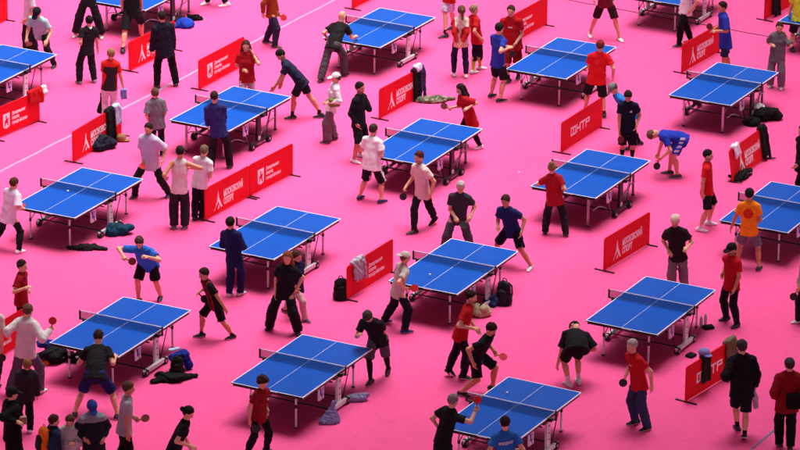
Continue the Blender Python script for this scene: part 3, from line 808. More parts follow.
# ---- tables (centre on the floor, heading)
TABS = [
 ('white', -.518, 91.705, 61.4, 'blue table with a bald man in black leaning over its end'),
 ('white', 3.70, 89.495, 62.6, 'blue table with the red capped player in red at its near side'),
 ('black', 7.322, 87.715, 62.2, 'blue table on silver legs beside the woman all in grey'),
 ('black', -3.775, 85.658, 61.6, 'blue table on silver legs between the indigo sweater man and the leaning navy player'),
 ('white', -6.738, 80.08, 62.6, 'blue table with a black bag on the floor by its near leg'),
 ('black', .488, 83.527, 62.8, 'blue table behind the walking man in a pale pink shirt'),
 ('black', 4.053, 81.562, 62.0, 'blue table with the bun-haired woman in dark red at its end'),
 ('white', -2.54, 77.789, 61.5, 'blue table behind the long-haired person in black'),
 ('white', 1.088, 75.959, 62.6, 'blue table with the beige cap player at its left corner'),
 ('white', 4.917, 73.921, 61.8, 'blue table with water bottles on the floor by its far right leg'),
 ('white', -5.336, 72.548, 63.0, 'blue table with the player in black shirt and blue shorts at its end'),
 ('white', -1.804, 70.66, 62.6, 'blue table with lilac plastic bags on the floor by its foot'),
 ('white', 2.059, 68.629, 61.5, 'blue table at the bottom edge, where the grey-haired man in black plays'),
 ('white', 7.887, 79.592, 62.4, 'blue table cut by the right edge, with the orange shirt player'),
]
for k, x, y, a, lb in TABS: table(k, x, y, a, lb)
def table_by(corner, uv, kind, deg, label):
    p = at(corner[0], corner[1], .76); u = np.array([math.cos(R(deg)), math.sin(R(deg))]); v = np.array([-u[1], u[0]])
    c = p[:2]-u*uv[0]*1.37-v*uv[1]*.7625; table(kind, c[0], c[1], deg, label)
table_by((57, 54.4), (1, -1), 'white', 62, 'blue table at the left edge in front of the mint shirt player')
table_by((145, 10.5), (-1, -1), 'black', 62, 'blue table at the top edge with a blue bag by its foot')
table_by((682, 5.5), (-1, -1), 'white', 62, 'blue table at the top edge behind the person in a white printed top')
table_by((778, 21), (-1, 1), 'white', 62, 'blue table in the top right corner behind the neon yellow shirt')

# ---- barriers
b1 = barrier((72.8, 163.3), (121.3, 134.5), 'sport', 'red barrier with a black jacket and pale blue shirt over its right end')
b2 = barrier((-5, 140.5), (39.5, 121), 'coat', 'red barrier at the left edge in front of a table, with shield emblem')
b3 = barrier((129, 72), (175, 49.5), 'sport', 'red barrier partly behind the man in a dark puffer jacket')
b4 = barrier((198.7, 90.5), (244, 66), 'coat', 'red shield barrier behind the long-haired woman in a red top')
b5 = barrier((379, 120), (421.5, 97), 'sport', 'red barrier with black jacket and jeans hung at its right end')
b6 = barrier((505, 48), (546.7, 25), 'coat', 'red barrier behind the big man in red beside the blue shirt man')
b7 = barrier((352, 10), (396, -13), 'plain', 'red barrier at the top edge behind the bald man in black')
b8 = barrier((-37, 43), (7.5, 20), 'plain', 'red barrier end in the top left corner')
b9 = barrier((764, 21), (812, -4), 'plain', 'red barrier in the top right corner with a dark garment on it')
b10 = barrier((681.3, 74), (716.5, 54), 'sport', 'red barrier that the crouching blue shirt boy stands behind', length=1.95)
b11 = barrier((560.8, 154), (601.5, 127.5), 'ttf', 'red barrier with clean ФНТР lettering and nothing hung on it')
b12 = barrier((732.4, 183), (767, 158), 'sport', 'leaning red barrier with a white towel and a black jacket on it', tilt=-9)
b13 = barrier((603.5, 272), (648.8, 244.5), 'sport', 'bare red barrier between the water-bottle table and the man in a black shirt')
b14 = barrier((346.7, 300.8), (392.5, 272), 'lines', 'red barrier with a grey sweater over its left end')
b15 = barrier((685, 403), (732, 374), 'ttf', 'red ФНТР barrier with dark green garment and khaki jacket on it')
b16 = barrier((-22, 371), (24, 343), 'coat', 'red barrier at the left edge behind the white hoodie player')
bc1 = barrier((204.8, 221.5), (249, 197.5), 'sport', 'red barrier, near half of the joined pair, beside the white shirt man')
bc2 = barrier((249.5, 197.2), (292.5, 174.8), 'coat', 'red barrier, far half of the joined pair, with shield emblem')

CL = lambda c: material('cloth', c, .85)
draped('black jacket hung over the barrier left of the striped shirt player', 'jacket', 'jacket', b1, 1.62, .28, .62, .4, CL('141419'), seed=1)
draped('pale blue shirt hung over the right end of a barrier', 'shirt', 'shirt', b1, 1.93, .2, .34, .3, CL('a9bdd6'), seed=2)
heap('dark navy bag lying against the foot of a red barrier', 'bag', 'bag', at(104, 148), .4, .28, .2, .26, CL('1a1c2c'), 3)
lump('cap', 'beige and brown cap on the floor beside a navy bag', 'cap', [el((0, 0, .07), EX, (.11, .11, .10), .02), el((.10, -.06, .03), EX, (.08, .07, .02), .02)], CL('8c6a4c'), at(121.5, 141), .3, amp=.004, group='clothes and bags left on the floor')
draped('red jacket hung over the left edge barrier', 'jacket', 'jacket', b2, 1.45, .42, .24, .55, CL('b3141c'), seed=4, ztop=.76)
draped('white towel folded over the left edge barrier', 'towel', 'towel', b2, 1.78, .12, .10, .2, CL('d8d4dc'), seed=5, sleeve=False)
draped('black jacket hung at the far end of the barrier near the camouflage coat', 'jacket', 'jacket', b5, 1.62, .22, .62, .4, CL('17171c'), seed=6)
draped('blue jeans hung at the far end of the barrier near the camouflage coat', 'jeans', 'jeans', b5, 1.86, .16, .60, .4, CL('353a5c'), seed=7)
draped('white and blue bag resting on the hung black jacket', 'bag', 'bag', b5, 1.72, .22, .06, .08, CL('cfcde6'), seed=8, sleeve=False, ztop=.80)
heap('camouflage coat spread on the floor at the end of a barrier', 'coat', 'coat', at(431, 101.5), .1, .42, .2, .13, material('camo', '6b6448', .9), 9, 9)
draped('dark garment hung over the top right corner barrier', 'jacket', 'jacket', b9, .50, .30, .62, .4, CL('1c171d'), seed=10)
draped('white and lilac towel over the left end of the leaning barrier', 'towel', 'towel', b12, .32, .26, .20, .3, CL('dccfe2'), seed=11, sleeve=False)
draped('black jacket hung on the right end of the leaning barrier', 'jacket', 'jacket', b12, 1.75, .26, .66, .5, CL('131317'), seed=12)
heap('black bag behind the foot of the leaning barrier', 'bag', 'bag', at(741, 178), 1.0, .38, .16, .17, CL('151517'), 13)
draped('light grey sweater hung over the barrier beside a black backpack', 'sweater', 'sweater', b14, .42, .40, .36, .3, CL('a7a4b0'), seed=14)
draped('dark green garment hung over the middle of the ФНТР barrier', 'jacket', 'jacket', b15, .66, .20, .42, .3, CL('23281f'), seed=15)
draped('khaki jacket hung over the far end of the ФНТР barrier', 'jacket', 'jacket', b15, 1.62, .34, .44, .4, CL('6b6448'), seed=16)
lump('cap', 'lilac cap resting on the dark green garment on the barrier', 'cap', [el((0, 0, .05), EX, (.11, .12, .085), .02), el((-.02, -.12, .02), EX, (.075, .07, .012), .02)], CL('7f7fb8'), b15.matrix_basis @ Vector((.66, 0, .765)), .8, amp=.004, floor=False)
backpack('black backpack leaning on the barrier with the grey sweater', at(341, 299), R(20), '16161b', k=.95)
backpack('black backpack standing by the trolley of the beige cap table', at(503.5, 304), R(-30), '1b1b22', '23232b', 1.05)
heap('navy blue bag squeezed against the white foot bar near a backpack', 'bag', 'bag', at(493, 305), .3, .14, .12, .2, CL('24365c'), 18)
heap('black jacket lying on the pink floor by a table leg', 'jacket', 'jacket', at(87, 249), .15, .30, .12, .10, CL('18181b'), 19)
heap('dark teal bag under the white foot bar of a table', 'bag', 'bag', at(116, 234), .5, .28, .17, .24, CL('123f55'), 20)
heap('black bag heaped under the left edge of a table', 'bag', 'bag', at(52, 361), .3, .36, .22, .24, CL('15151a'), 21)
heap('blue bag lying on the black heap under a table', 'bag', 'bag', at(45, 356)+np.array([0, 0, .2]), .4, .17, .10, .12, CL('27398f'), 22)
heap('orange garment lying beside the black heap under a table', 'jacket', 'jacket', at(41, 364), .2, .13, .10, .10, CL('d2641c'), 23)
heap('small black bag next to the black heap under a table', 'bag', 'bag', at(76, 361), .1, .11, .10, .16, CL('131316'), 24)
backpack('black backpack with green tint standing behind a lying jacket', at(177, 376), R(10), '10140f', '161c14', .85)
lump('sports_bag', 'bright blue bag leaning on the black backpack', 'bag', [rc((-.13, 0, .28), (.06, .02, .33), .09, .11, .04, (0, 0, 1), .8), rc((.10, .05, .26), (.17, .05, .08), .08, .08, .04)], CL('1d2f86'), at(180, 373)+np.array([0, .12, 0]), .2, amp=.012, group='bags set down on the floor')
lump('shirt', 'pale blue cloth lying on top of the bright blue bag', 'cloth', [rc((-.10, 0, 0), (.05, .02, .02), .05, .04, .02, (0, 0, 1), .5)], CL('a9c3e0'), at(176, 371)+np.array([0, .10, .40]), .2, amp=.006, floor=False, group='clothes and bags left on the floor')
heap('black jacket crumpled in front of the blue and black bags', 'jacket', 'jacket', at(174, 380), .25, .34, .15, .15, CL('0f1110'), 25)
FILM = material('bagfilm', '9a93c8', .3)
lump('plastic_bag', 'pale blue plastic bag standing on the floor below a foot bar', 'bag', [rc((0, 0, .07), (.03, 0, .30), .17, .035, .03, (0, 1, 0), .8), el((-.12, -.03, .05), EX, (.10, .09, .06), .03), rc((.03, 0, .30), (.06, .01, .38), .03, .04, .02)], material('bagfilm', '8a93cc', .3), at(331, 422), .2, amp=.016, freq=1.5, group='plastic bags on the floor', seed=26)
lump('plastic_bag', 'lilac plastic bag lying behind the caster of a table', 'bag', [rc((-.14, 0, .05), (.10, .02, .06), .075, .085, .03), rc((.10, .02, .06), (.20, .03, .12), .06, .03, .02)], FILM, at(357, 401), .1, amp=.016, freq=1.5, group='plastic bags on the floor', seed=27)
heap('blue sports bag on the floor at the top edge by a table foot', 'sports_bag', 'bag', at(185, 27), .2, .26, .16, .25, CL('2144b0'), 28)
heap('small black bag behind the blue bag at the top edge', 'bag', 'bag', at(196, 19.5), -.2, .2, .10, .12, CL('101012'), 29)
heap('black and white bag on the floor beside a silver-legged table', 'bag', 'bag', at(766, 119), .1, .24, .17, .26, CL('151517'), 30)
heap('white shirt tossed on the black bag by a silver-legged table', 'shirt', 'shirt', at(758, 116)+np.array([0, 0, .2]), .5, .16, .08, .08, CL('d9d9de'), 31)
heap('black pouch on the floor below the caster of a silver-legged table', 'bag', 'bag', at(751, 125), .1, .15, .11, .17, CL('121215'), 32)
heap('beige bag on the floor right of the red shirt walker', 'bag', 'bag', at(481, 315), .2, .12, .10, .22, CL('a99a7c'), 33)
lump('wallet', 'black pouch lying flat beside the water bottles', 'pouch', [bx((0, 0, .03), EX, (.09, .06, .015), .015)], CL('151518'), at(708.5, 328.5), .4, amp=.004, group='clothes and bags left on the floor')
lump('wallet', 'black pouch lying flat below the caster near a ФНТР barrier', 'pouch', [bx((0, 0, .03), EX, (.08, .06, .012), .015)], CL('1a181c'), at(691, 356.5), .9, amp=.004, group='clothes and bags left on the floor')
def bottle(x, y, label, col):
    mb = MB()
    prof = [(.0, .03), (.03, .033), (.15, .033), (.19, .026), (.21, .013), (.225, .013)]
    mb.tube([(0, 0, 0), (0, 0, .16)], .033, 0, 12); mb.tube([(0, 0, .16), (0, 0, .185), (0, 0, .215)], .032, 0, 12, .014)
    r = empty('bottle', at(x, y)); mb.build('bottle_body', material('bagfilm', col, .2), r)
    mb = MB(); mb.tube([(0, 0, .215), (0, 0, .235)], .016, 0, 10); mb.build('cap', material('plastic', 'e0e0e6', .4), r); tag(r, label, 'bottle', 'bottles on the floor')
bottle(701, 327, 'clear bottle touching the far right table leg', 'c9c3d6'); bottle(705.3, 324.5, 'clear bottle standing behind the black pouch', 'd9d4e2')
def ball(x, y, Z, label):
    import bmesh
    me = bpy.data.meshes.new('ball'); bm = bmesh.new(); bmesh.ops.create_icosphere(bm, subdivisions=3, radius=.022); bm.to_mesh(me); bm.free()
    me.materials.append(material('plastic', 'f2f2ee', .5)); me.polygons.foreach_set('use_smooth', [True]*len(me.polygons))
    o = link(bpy.data.objects.new('ball', me)); o.location = at(x, y, Z); tag(o, label, 'ball', 'table tennis balls')
ball(67.9, 191, .79, 'white ball in front of the net on the table with the black bag below')
ball(430, 274.5, .80, 'white ball in flight above the beige cap player\'s table')
ball(507, 392.6, .80, 'white ball above the bottom edge table')
ball(519, 172.5, .1, 'white ball on the open floor left of the bun-haired woman')
ball(130.5, 267, .9, 'white ball just below the racket of the balding man in blue')
# ---------------------------------------------------------------- the people
def P(label, *a, rk=None, **k):
    p = person(label, *a, **k)
    if rk:
        e, rub, lb = rk[:3]; give_racket(p, e, rub, lb, *(rk[3:]))
    return p
T, LG, PO, TK, JK, HD_, OV = 'tee', 'long', 'polo', 'tank', 'jacket', 'hoodie', 'oversize'
BK, NV, RD = '1f1f24', '1a2140', 'b5161f'
sh_ = lambda c, l=.95, *x: ('shorts', c, l)+x
pa = lambda c, w=1.0, *x: ('pants', c, w)+x

# --- top left
P('crouching player in a mint shirt and dark cap facing the camera', (37, 12.5), (54, 67.5), (28, 60), 250, .28, (46, 43, -.25), (26, 41, -.25), (T, '9fc2c2'), pa(BK), hair=('short', '1d1512'), hat=('cap', '1a1a2a'), S=1.76, hp=30, fists='R', rk=(1, 'dark', 'dark racket of the mint shirt player'))
P('person in a white shirt at the top edge behind the mint shirt player', (29, -14), (35, 55), (25, 57), 200, 0, (24, 22), None, (T, 'd9d0da'), pa('2a2a30'), hair=('short', '4a3222'))
P('player in black with wide trousers cut off by the top edge', (90, -38), (102, 38), (75, 37), 262, .1, None, None, (T, BK), pa(BK, 1.35), shoe='cfc3bd', S=1.78)
P('child in black with a white collar seen from behind', (89, 21), (79, 83.5), (94, 82), 115, 0, (82, 47), (98, 52), (T, BK, ('collar', 'e8e6ea')), pa(BK, 1.15), shoe='77777f', hair=('short', '120e0d'))
P('bare-legged player in black with thin yellow trim at the top edge', (131, -28), (123, 53), (142, 41), 80, .1, (122, 16, .2), (142, 14, .2), (T, '17181a', ('badge', 'a8c030')), sh_(BK, 1.0), socks=('1a1a1a', .16), hair=('short', '2a1d15'))
P('man in a dark navy puffer jacket and black trousers walking away', (162, 17), (157, 88), (176, 86), 105, 0, (151, 57), (174, 58), (JK, '1d1d2a'), pa('161417', 1.1), sole='e8e8e8', hair=('short', '1d1512'))
P('woman with a red jacket tied round her shoulders and white trousers', (111, 54), (105, 121.5), (113, 120.5), 95, 0, (104, 92), (124, 90), (T, '33262c', ('shoulders', 'd32a20'), ('sleeves', 'd32a20')), pa('dcd3dc', 1.0), hair=('short', '8a6748'), sex='f')
P('boy in a loose grey shirt standing behind the lilac shirt player', (155, 93.5), (154, 156), (162, 155), 105, 0, (149, 122, .1), (161, 122, .1), (OV, '75727a'), pa(BK), hair=('short', '5a3f2e'))
P('bearded player in a pale lilac shirt striding with a red racket', (148.5, 129), (168.5, 197), (134, 198), 245, .1, (162, 164), (144, 163), (OV, 'c5bcd6'), pa(BK, 1.05), hair=('short', '2a1a12'), beard=True, sole='efefef', fists='R', rk=(1, 'red', 'red racket of the bearded man in the lilac shirt'))
P('man in a white tank top holding up a phone', (180, 152), (174, 228), (185, 228), 92, 0, (166, 178), (190, 168, .1), (TK, 'ddd6d0'), pa('2c2a2c', 1.25), hair=('crop', '1d1512'), skin=2, shoe='5a5a5e', rp=(0, 1, -.7))
P('slim man in a white shirt leaning by the joined barriers', (204, 151), (195, 220), (202, 219), 70, 0, (197, 187), (207, 180, .2), (T, 'dcd8e0'), pa(BK, 1.1), hair=('short', '6b5a48'))
P('man in an indigo sweater with his back turned at a table', (214.4, 97), (211, 171), (230, 168), 82, .05, (208, 128, .35), (224, 126, .35), (LG, '2d2f6e'), pa(BK, 1.1), hair=('crop', '2f221a'))
P('bearded player in navy leaning far over his table end', (281, 55), (291, 119), (320, 118), 188, .42, (272, 91, 0), (279, 92, .2), (T, '242840'), sh_(BK, .8), hair=('short', '17110f'), beard=True, S=1.82, hp=35, skin=2, socks=('161618', .2))
P('woman with long auburn hair in a red top touching her head', (246, 46), (252, 112), (243, 114), 268, 0, (252, 52, -.05), (245, 70, -.15), (T, 'a81c22'), pa('c7c2d0', 1.1), hair=('long', '4a241b'), sex='f', lp=(.3, .5, -1))
P('man in a rust brown sweater and jeans holding a red racket', (272, -17), (267, 43), (276, 48), 350, 0, (279, 18, 0), (263, 16), (LG, '8a3c1c'), pa('2d2b44', 1.1), shoe='4a3a34', rk=(-1, 'red', 'red racket of the rust sweater man'))
P('bald man in a black shirt and grey jeans bent over a table', (342, 16.5), (321, 82), (345, 76), 62, .30, (327, 38, .1), (357, 36, .3), (T, '1d1b1e'), pa('4b4a50', 1.2), hair=('bald', '6a5a50'), S=1.78, shoe='2a2526', hp=20)
P('person in a white cap and white shirt with wide mauve trousers', (336, 78), (326, 143), (333, 139.5), 192, 0, (326, 103, -.1), (327, 101, .1), (LG, 'e2e0e4'), pa('6f5e66', 1.45), hair=('short', '4a3426'), hat=('cap', 'e8e6e4'), sex='f')
P('man in a long black shirt with a hand at his mouth', (360, 88), (361, 157), (355, 163), 330, 0, (363, 95, .05), (358, 127, -.05), (LG, '1b1b1f'), sh_('1b1b1f', 1.1), hair=('short', '171210'), beard=True, shoe='e6e2e2', skin=2, lp=(.2, .6, -.8))
P('stocky player in a white shirt and black shorts with white stripe', (373.5, 130), (360.5, 199), (382, 203), 52, .12, (372, 150, .3), (383, 146, .2), (T, 'e6e4ea'), sh_(BK, 1.05, ('sidestripe', 'd8d8d8')), shoe='1c2454', hair=('short', '3a281d'), fat=1.22, beard=True)
P('man in a pale pink shirt walking left with a black racket', (419, 157.5), (434, 224), (413, 234), 218, .05, (430, 197), (404, 189), (T, 'd9c6c2'), pa('1b1b1f', .95), hair=('short', '4b1f22'), beard=True, sole='e6e6e6', skin=1, gait=(-1, 25), fists='R', rk=(1, 'black', 'black racket held low by the walking man', (-.25, -.2, -1)))
P('white-haired man in a grey shirt and jeans leaning forward', (460.5, 187), (471, 254), (443, 256), 266, .22, (470, 218, -.15), (457, 220, -.25), (T, '3a3640'), pa('4c4c58', 1.2), hair=('crop', 'bdb4ac'), S=1.76, hp=18, fists='R', rk=(1, 'black', 'dark racket of the white-haired man', (.8, -.3, -.5)))
P('player in a navy polo and shorts stepping wide behind a table', (505.5, 201), (530, 270), (495, 259), 240, .2, (521, 235), (498, 228, -.2), (PO, '20275c'), sh_('15172a', .9), hair=('short', '3a241a'), sole='ececec', shoe='dcdce2', S=1.78, skin=2)
P('woman with a hair bun in a dark red shirt at a table', (552, 168), (545, 234), (566, 236), 84, .06, (548, 178, .3), (563, 190, .15), (T, '9e1824'), pa('26262c', 1.15), hair=('bun', '7d6340'), sex='f', shoe='151515', fists='R', lp=(-.3, 1, -.5), rk=(1, 'black', 'black racket of the bun-haired woman'))
P('long-haired woman in an oversize red shirt reaching with a dark racket', (460.5, 89.5), (479, 149), (464, 147), 200, .2, (466, 109, -.15), (450, 108, -.1), (OV, 'b01826', .3), ('leggings', '17161a'), hair=('long', '231512'), S=1.57, sex='f', sole='f0f0f0', shoe='dcd8d8', fists='R', rk=(1, 'dark', 'dark red racket of the long-haired woman in red', (-1, 0, .45)))
P('woman with red sleeves and a cream vest, hands behind her back', (461.5, 11), (453.5, 76), (466, 77.5), 98, 0, (458, 46, -.3), (461, 45, -.3), (LG, 'd8c2b4', ('sleeves', 'b01e26')), ('leggings', '25233f'), hair=('pony', '5e3f2c'), sex='f', shoe='e8e2e2', lp=(-.8, .8, 0), rp=(-.8, .8, 0))
P('older person in a red shirt and yellow socks next to the cream vest woman', (474, 10), (474, 73.5), (481, 69.5), 25, 0, (481, 38, .1), (482, 40, -.1), (T, 'b81a22'), ('cropped', '1d1a24'), hair=('short', '8a7458'), socks=('c0b62a', .30), shoe='e0dcdc')
P('man in a royal blue shirt and black shorts beside the big man in red', (499.5, 28.5), (492, 97), (501, 102), 42, 0, (508, 46, .2), (511, 47, 0), (PO, '2c3ca0'), sh_(BK, .95), hair=('short', '1b1412'), shoe='1a1a1e', sole='ececec', rk=(1, 'black', 'black racket of the royal blue shirt man', (.3, 0, -1)))
P('big man all in red facing the man in royal blue', (511, 11), (518, 79), (508, 83), 252, 0, (514, 46, -.2), (507, 44), (T, 'a3131c', ('chest', 'd8c8c8')), sh_('7c121c', 1.1), hair=('short', '3a2a20'), fat=1.2, shoe='1a1a1c', socks=('1a1a1c', .2))
P('player in white shorts with patterned legs cut off by the top edge', (452, -46), (452, 29), (444, 38), 215, .1, None, None, (T, 'c01c22'), sh_('cfd2e6', .95, ('sidestripe', '8d95c8')), shoe='17171a', socks=('1b1b1e', .2), S=1.78)
P('player in maroon shirt and dark shorts lunging at the top edge', (604, -30), (620, 41), (590, 37), 285, .15, None, None, (T, '6a1526'), sh_('33181e', 1.0), shoe='eceaec', sole='ffffff', S=1.8)
P('player in a dark red cap and red shirt seen from behind', (600, 46), (585, 113), (604, 117), 98, .04, (592, 66, .35), (613, 79, .05), (T, 'd01a22'), sh_(BK, 1.05), hair=('short', '5a3526'), hat=('cap', '8c1a24'), fat=1.15, socks=('1c1c1e', .16), sole='e8e8e8')
P('stooping man in a grey cap and sky blue shirt', (613.5, 88.5), (629, 150), (638, 145), 195, .42, (624, 116, 0), (633, 118, .1), (T, '2c77c8'), sh_(BK, 1.0), hair=('short', '5a4a40'), hat=('cap', '777f80'), S=1.74, hp=35, shoe='1c1c20', socks=('1c1c20', .3))
P('player in a dark navy polo looking down at his racket', (628, 96), (632, 163), (622, 162.5), 268, .1, (636, 128), (619, 133), (PO, '171a30', ('badge', 'c8c8d0')), sh_('141626', 1.05), hair=('short', '241712'), socks=('15151c', .33), hp=40, skin=2, rk=(1, 'dark', 'dark racket of the man in the dark navy polo', (.15, -.2, -1)))
P('player in royal blue bent double reaching towards the floor', (653, 134), (676, 178), (668, 174), 182, .55, (659, 160, -.1), (657, 158, .15), (T, '2438a8'), sh_('2b3db4', .85, ('lettering', 'c9cbe6')), hair=('short', '6a4a36'), S=1.8, pel=(682, 137.5), hp=50, shoe='3a3a40', fists='R', rk=(-1, 'black', 'black racket of the bent player in blue', (-.3, -.2, -1)))
P('boy in a blue shirt crouching behind a barrier with a racket', (722.5, 7), (722, 79), (728, 74), 192, .0, (713, 31, -.05), (714, 29, .1), (OV, '2b3ba4', .2), sh_('23264c', .9), hair=('short', '20140f'), S=1.72, skin=2, rk=(-1, 'dark', 'dark racket of the boy in blue by a barrier', (-.6, 0, .8)))
P('person in a white printed top and black trousers at the top edge', (688, -22), (678, 47), (690, 43), 200, 0, None, None, (T, 'dedee8', ('blotch', '7a78b8')), pa('151518', .95), shoe='17171a')
P('woman all in grey raising a hand to her head', (779.5, 27.5), (781, 89), (770, 87), 258, 0, (786, 34, -.05), (773, 45, -.15), (OV, '6a626a'), pa('746a78', 1.35), hair=('short', '3a2018'), sex='f', shoe='d9c8c4', lp=(.3, .5, -1))
P('player in a neon yellow shirt at the top right corner', (801, -15), (792, 52), (806, 50), 100, .1, (789, 18, .2), (808, 16, .3), (T, 'c6d936'), sh_(BK, 1.0), hair=('short', '2a1d15'), socks=('1c1c1e', .16), fat=1.1)
P('person in a black jacket at the right edge below the leaning barrier', (803, 131), (797, 204), (806, 202), 200, 0, (795, 167, -.1), (805, 165), (JK, '161519'), pa('1b1b1f'), hair=('short', '17110f'))
P('man in a bright red polo and black shorts standing side on', (708, 155.5), (710, 225), (701, 231.5), 352, 0, (711, 190, .2), (702.5, 197), (PO, 'd81c22'), sh_(BK, .95), hair=('crop', '17120f'), beard=True, shoe='e9e6ea', sole='ffffff', socks=('e0e0e0', .14))
P('man in a faded black shirt, grey trousers and a pale cap', (675, 221), (684, 295), (672, 296), 258, .06, (686, 249, -.25), (670, 253, -.1), (T, '2a1a20'), pa('7d7078', 1.2), hair=('crop', '6a4a3a'), hat=('backcap', 'd8bcae'), beard=True, skin=1)
P('player in an orange shirt with a red print and a black cap', (749.5, 194.5), (737, 266), (759, 270), 75, .06, (729, 233), (757, 222, .25), (T, 'ee8a1c', ('backprint', 'c6341a')), sh_('6c6874', .9), hair=('short', '1a1413'), hat=('cap', '18181c'), skin=2, shoe='1c1c1e', sole='e8e8e8', under=('18181c', []))
P('man in a red shirt and black cap standing right of a table', (731.5, 249.5), (736, 327), (725, 320), 222, .04, (733.5, 292, -.1), (722, 276, .05), (T, 'b8141e'), pa('1d1522', 1.0), hair=('short', '17110f'), hat=('cap', '131317'), beard=True, shoe='1d2038', sole='23253c', skin=2)
P('person in pale grey and black trousers cut by the right edge', (806, 252), (797, 323), (808, 321), 195, 0, (794, 300, -.05), None, (T, 'a69d9d'), pa('1b1b20', 1.15), shoe='d8d4d8', hair=('short', '3a2a20'), rk=(-1, 'black', 'dark racket at the right edge', (-.5, 0, -1)))
# --- left middle
P('young player in a white shirt at the left edge with a red racket', (14, 183.5), (-5, 247), (20, 253), 52, .1, (10, 212, .35), (24, 208, .1), (OV, 'd6cfe2'), pa('1b1b1f', .95), hair=('short', '4a2c1c'), shoe='ebe9ec', sole='ffffff', fists='R', rk=(1, 'red', 'red racket of the young player at the left edge'))
P('young man in a dark red shirt with folded arms', (22, 266), (18, 339), (25, 336), 345, 0, (29, 290, 0), (28, 287, -.18), (T, '8c101c'), sh_('18161a', .9), hair=('short', '2a1813'), rp=(-.3, .6, -.8), lp=(-.3, .6, -.8))
P('player in a white hoodie stretching out a red racket', (28, 311), (10, 394), (41, 393), 62, .1, (8, 336, .1), (52, 327.5, .1), (HD_, 'cfc9c8', ('chest', 'a09a9a')), pa('5a4a5a', 1.2), hair=('short', '5a4030'), shoe='e6e4e4', fists='R', rk=(1, 'red', 'red racket of the white hoodie player', (.15, 0, 1)))
P('person cut by the left edge holding a dark racket low', (-9, 304), (-12, 392), (-3, 389), 80, 0, None, (2.5, 362, 0), (T, 'c8b8b0'), pa('2a2430'), hair=('short', '2a1d15'), rk=(1, 'black', 'dark racket hanging at the left edge', (.1, 0, -1)))
P('boy with fair hair in a dark grey hoodie, back turned', (27, 365), (19, 431), (30, 432), 105, 0, (17, 400, .1), (38, 402), (HD_, '262329'), pa('131216', 1.15), hair=('short', '7d5430'), shoe='cfcaca')
P('dark-clad person in a black cap holding beige papers', (12, 394), (8, 478), (20, 475), 30, .05, (22, 421, .1), (20, 423, -.15), (JK, '0f0f12'), pa('121114'), hair=('short', '1d1512'), hat=('cap', '0e0e12'))
P('boy in a navy jacket wearing an orange and black backpack', (54, 421), (50, 492), (58, 488), 20, 0, None, None, (JK, '1c2440'), pa('17161a'), hair=('short', '38211a'))
P('child in a white hooded jacket with dark straps looking at a phone', (70, 421), (76, 486), (66, 487), 262, 0, (72, 443, -.2), (69, 443, -.2), (HD_, 'b7b3b6'), pa('4a4a55'), hair=('short', '4f3526'), hp=35)
P('person in a blue cap and a dark jacket with pale shoulders', (92, 407), (101, 487), (89, 488), 285, 0, (103, 440, -.1), (87, 440, -.1), (JK, '1d1f26', ('shoulders', '7d828c')), pa('17171b'), hair=('short', '2a1d15'), hat=('cap', '2d3f8c'), skin=2, hp=35)
P('man in a light grey shirt and black trousers holding out a racket', (128.5, 388.5), (120, 471), (127, 474), 8, .03, (137, 420, .1), (128, 443, -.05), (T, 'a29fa6'), pa('121214', 1.05), hair=('short', '4f3626'), skin=2, fists='L', rk=(-1, 'dark', 'dark red racket of the light grey shirt man', (1, 0, .25), (0, -.6, .8)))
P('woman with a low bun in black bending forward at the bottom edge', (188, 413), (168, 490), (176, 492), 355, .32, (190, 447, .1), (193, 447, -.1), (T, '19191d'), pa('121214'), hair=('lowbun', '120d0c'), sex='f', S=1.68, hp=25)
P('woman with curly dark hair in a maroon polo looking down', (262.5, 382.5), (268, 452), (248, 457), 320, .05, (267, 412, .05), (249.5, 423), (PO, '7d1522', ('badge', 'c8a0a0')), pa('17141a', 1.0), hair=('curly', '331a15'), sex='f', hp=35, rk=(1, 'black', 'dark racket of the woman in the maroon polo', (.7, 0, -.7)))
P('player in a black shirt and blue shorts with spread legs', (98.5, 337), (75, 416), (118, 418), 80, .15, (86, 356, .35), (116, 355, .12), (T, '19191d'), sh_('1f2258', .95), hair=('short', '30211a'), shoe='1b1b1f', sole='d0d0d0', S=1.86, fat=1.1)
P('balding player in a blue polo with elbows raised', (139.4, 242), (160, 300), (138, 303), 255, .22, (144, 256, -.3), (124.5, 258, -.25), (T, '2b66c4'), sh_('17171c', .9), hair=('crop', '4a352b'), beard=True, fat=1.15, S=1.8, hp=30, shoe='22283c', lp=(-.1, 1, -.5), rp=(-.1, 1, .1), fists='RL', rk=(1, 'dark', 'dark red racket of the balding player in blue', (1, -.1, -.35), (.1, -.8, .5)))
P('boy in a black and red striped football shirt', (204, 274), (231, 339), (200, 337), 205, .16, (226.5, 311), (198, 293, 0), (T, '18161a', ('vstripes', '8c1e22')), sh_('1b1b1f', .95), hair=('short', '2c1a14'), shoe='161618', socks=('161618', .13), skin=2, rk=(1, 'black', 'dark racket of the boy in the striped football shirt', (.6, 0, -.6)), S=1.62)
P('person in a navy tracksuit with folded arms', (230.5, 223), (230, 296), (241, 295), 62, 0, (233, 248, .25), (237, 249, .2), (LG, '1c2250', ('badge', '8aa090')), pa('20264f', 1.1), hair=('short', '1b1412'), shoe='d8d4d8', rp=(-.3, .9, -.4))
P('person in a navy jacket and pink trousers half hidden by long hair', (297, 257), (286, 312), (306, 322), 325, 0, (300, 290, .1), (297, 288), (JK, '1c2048'), pa('c9a3a0', 1.05), hair=('curly', '4a2c1f'), sex='f', shoe='2a2024', sole='dedede')
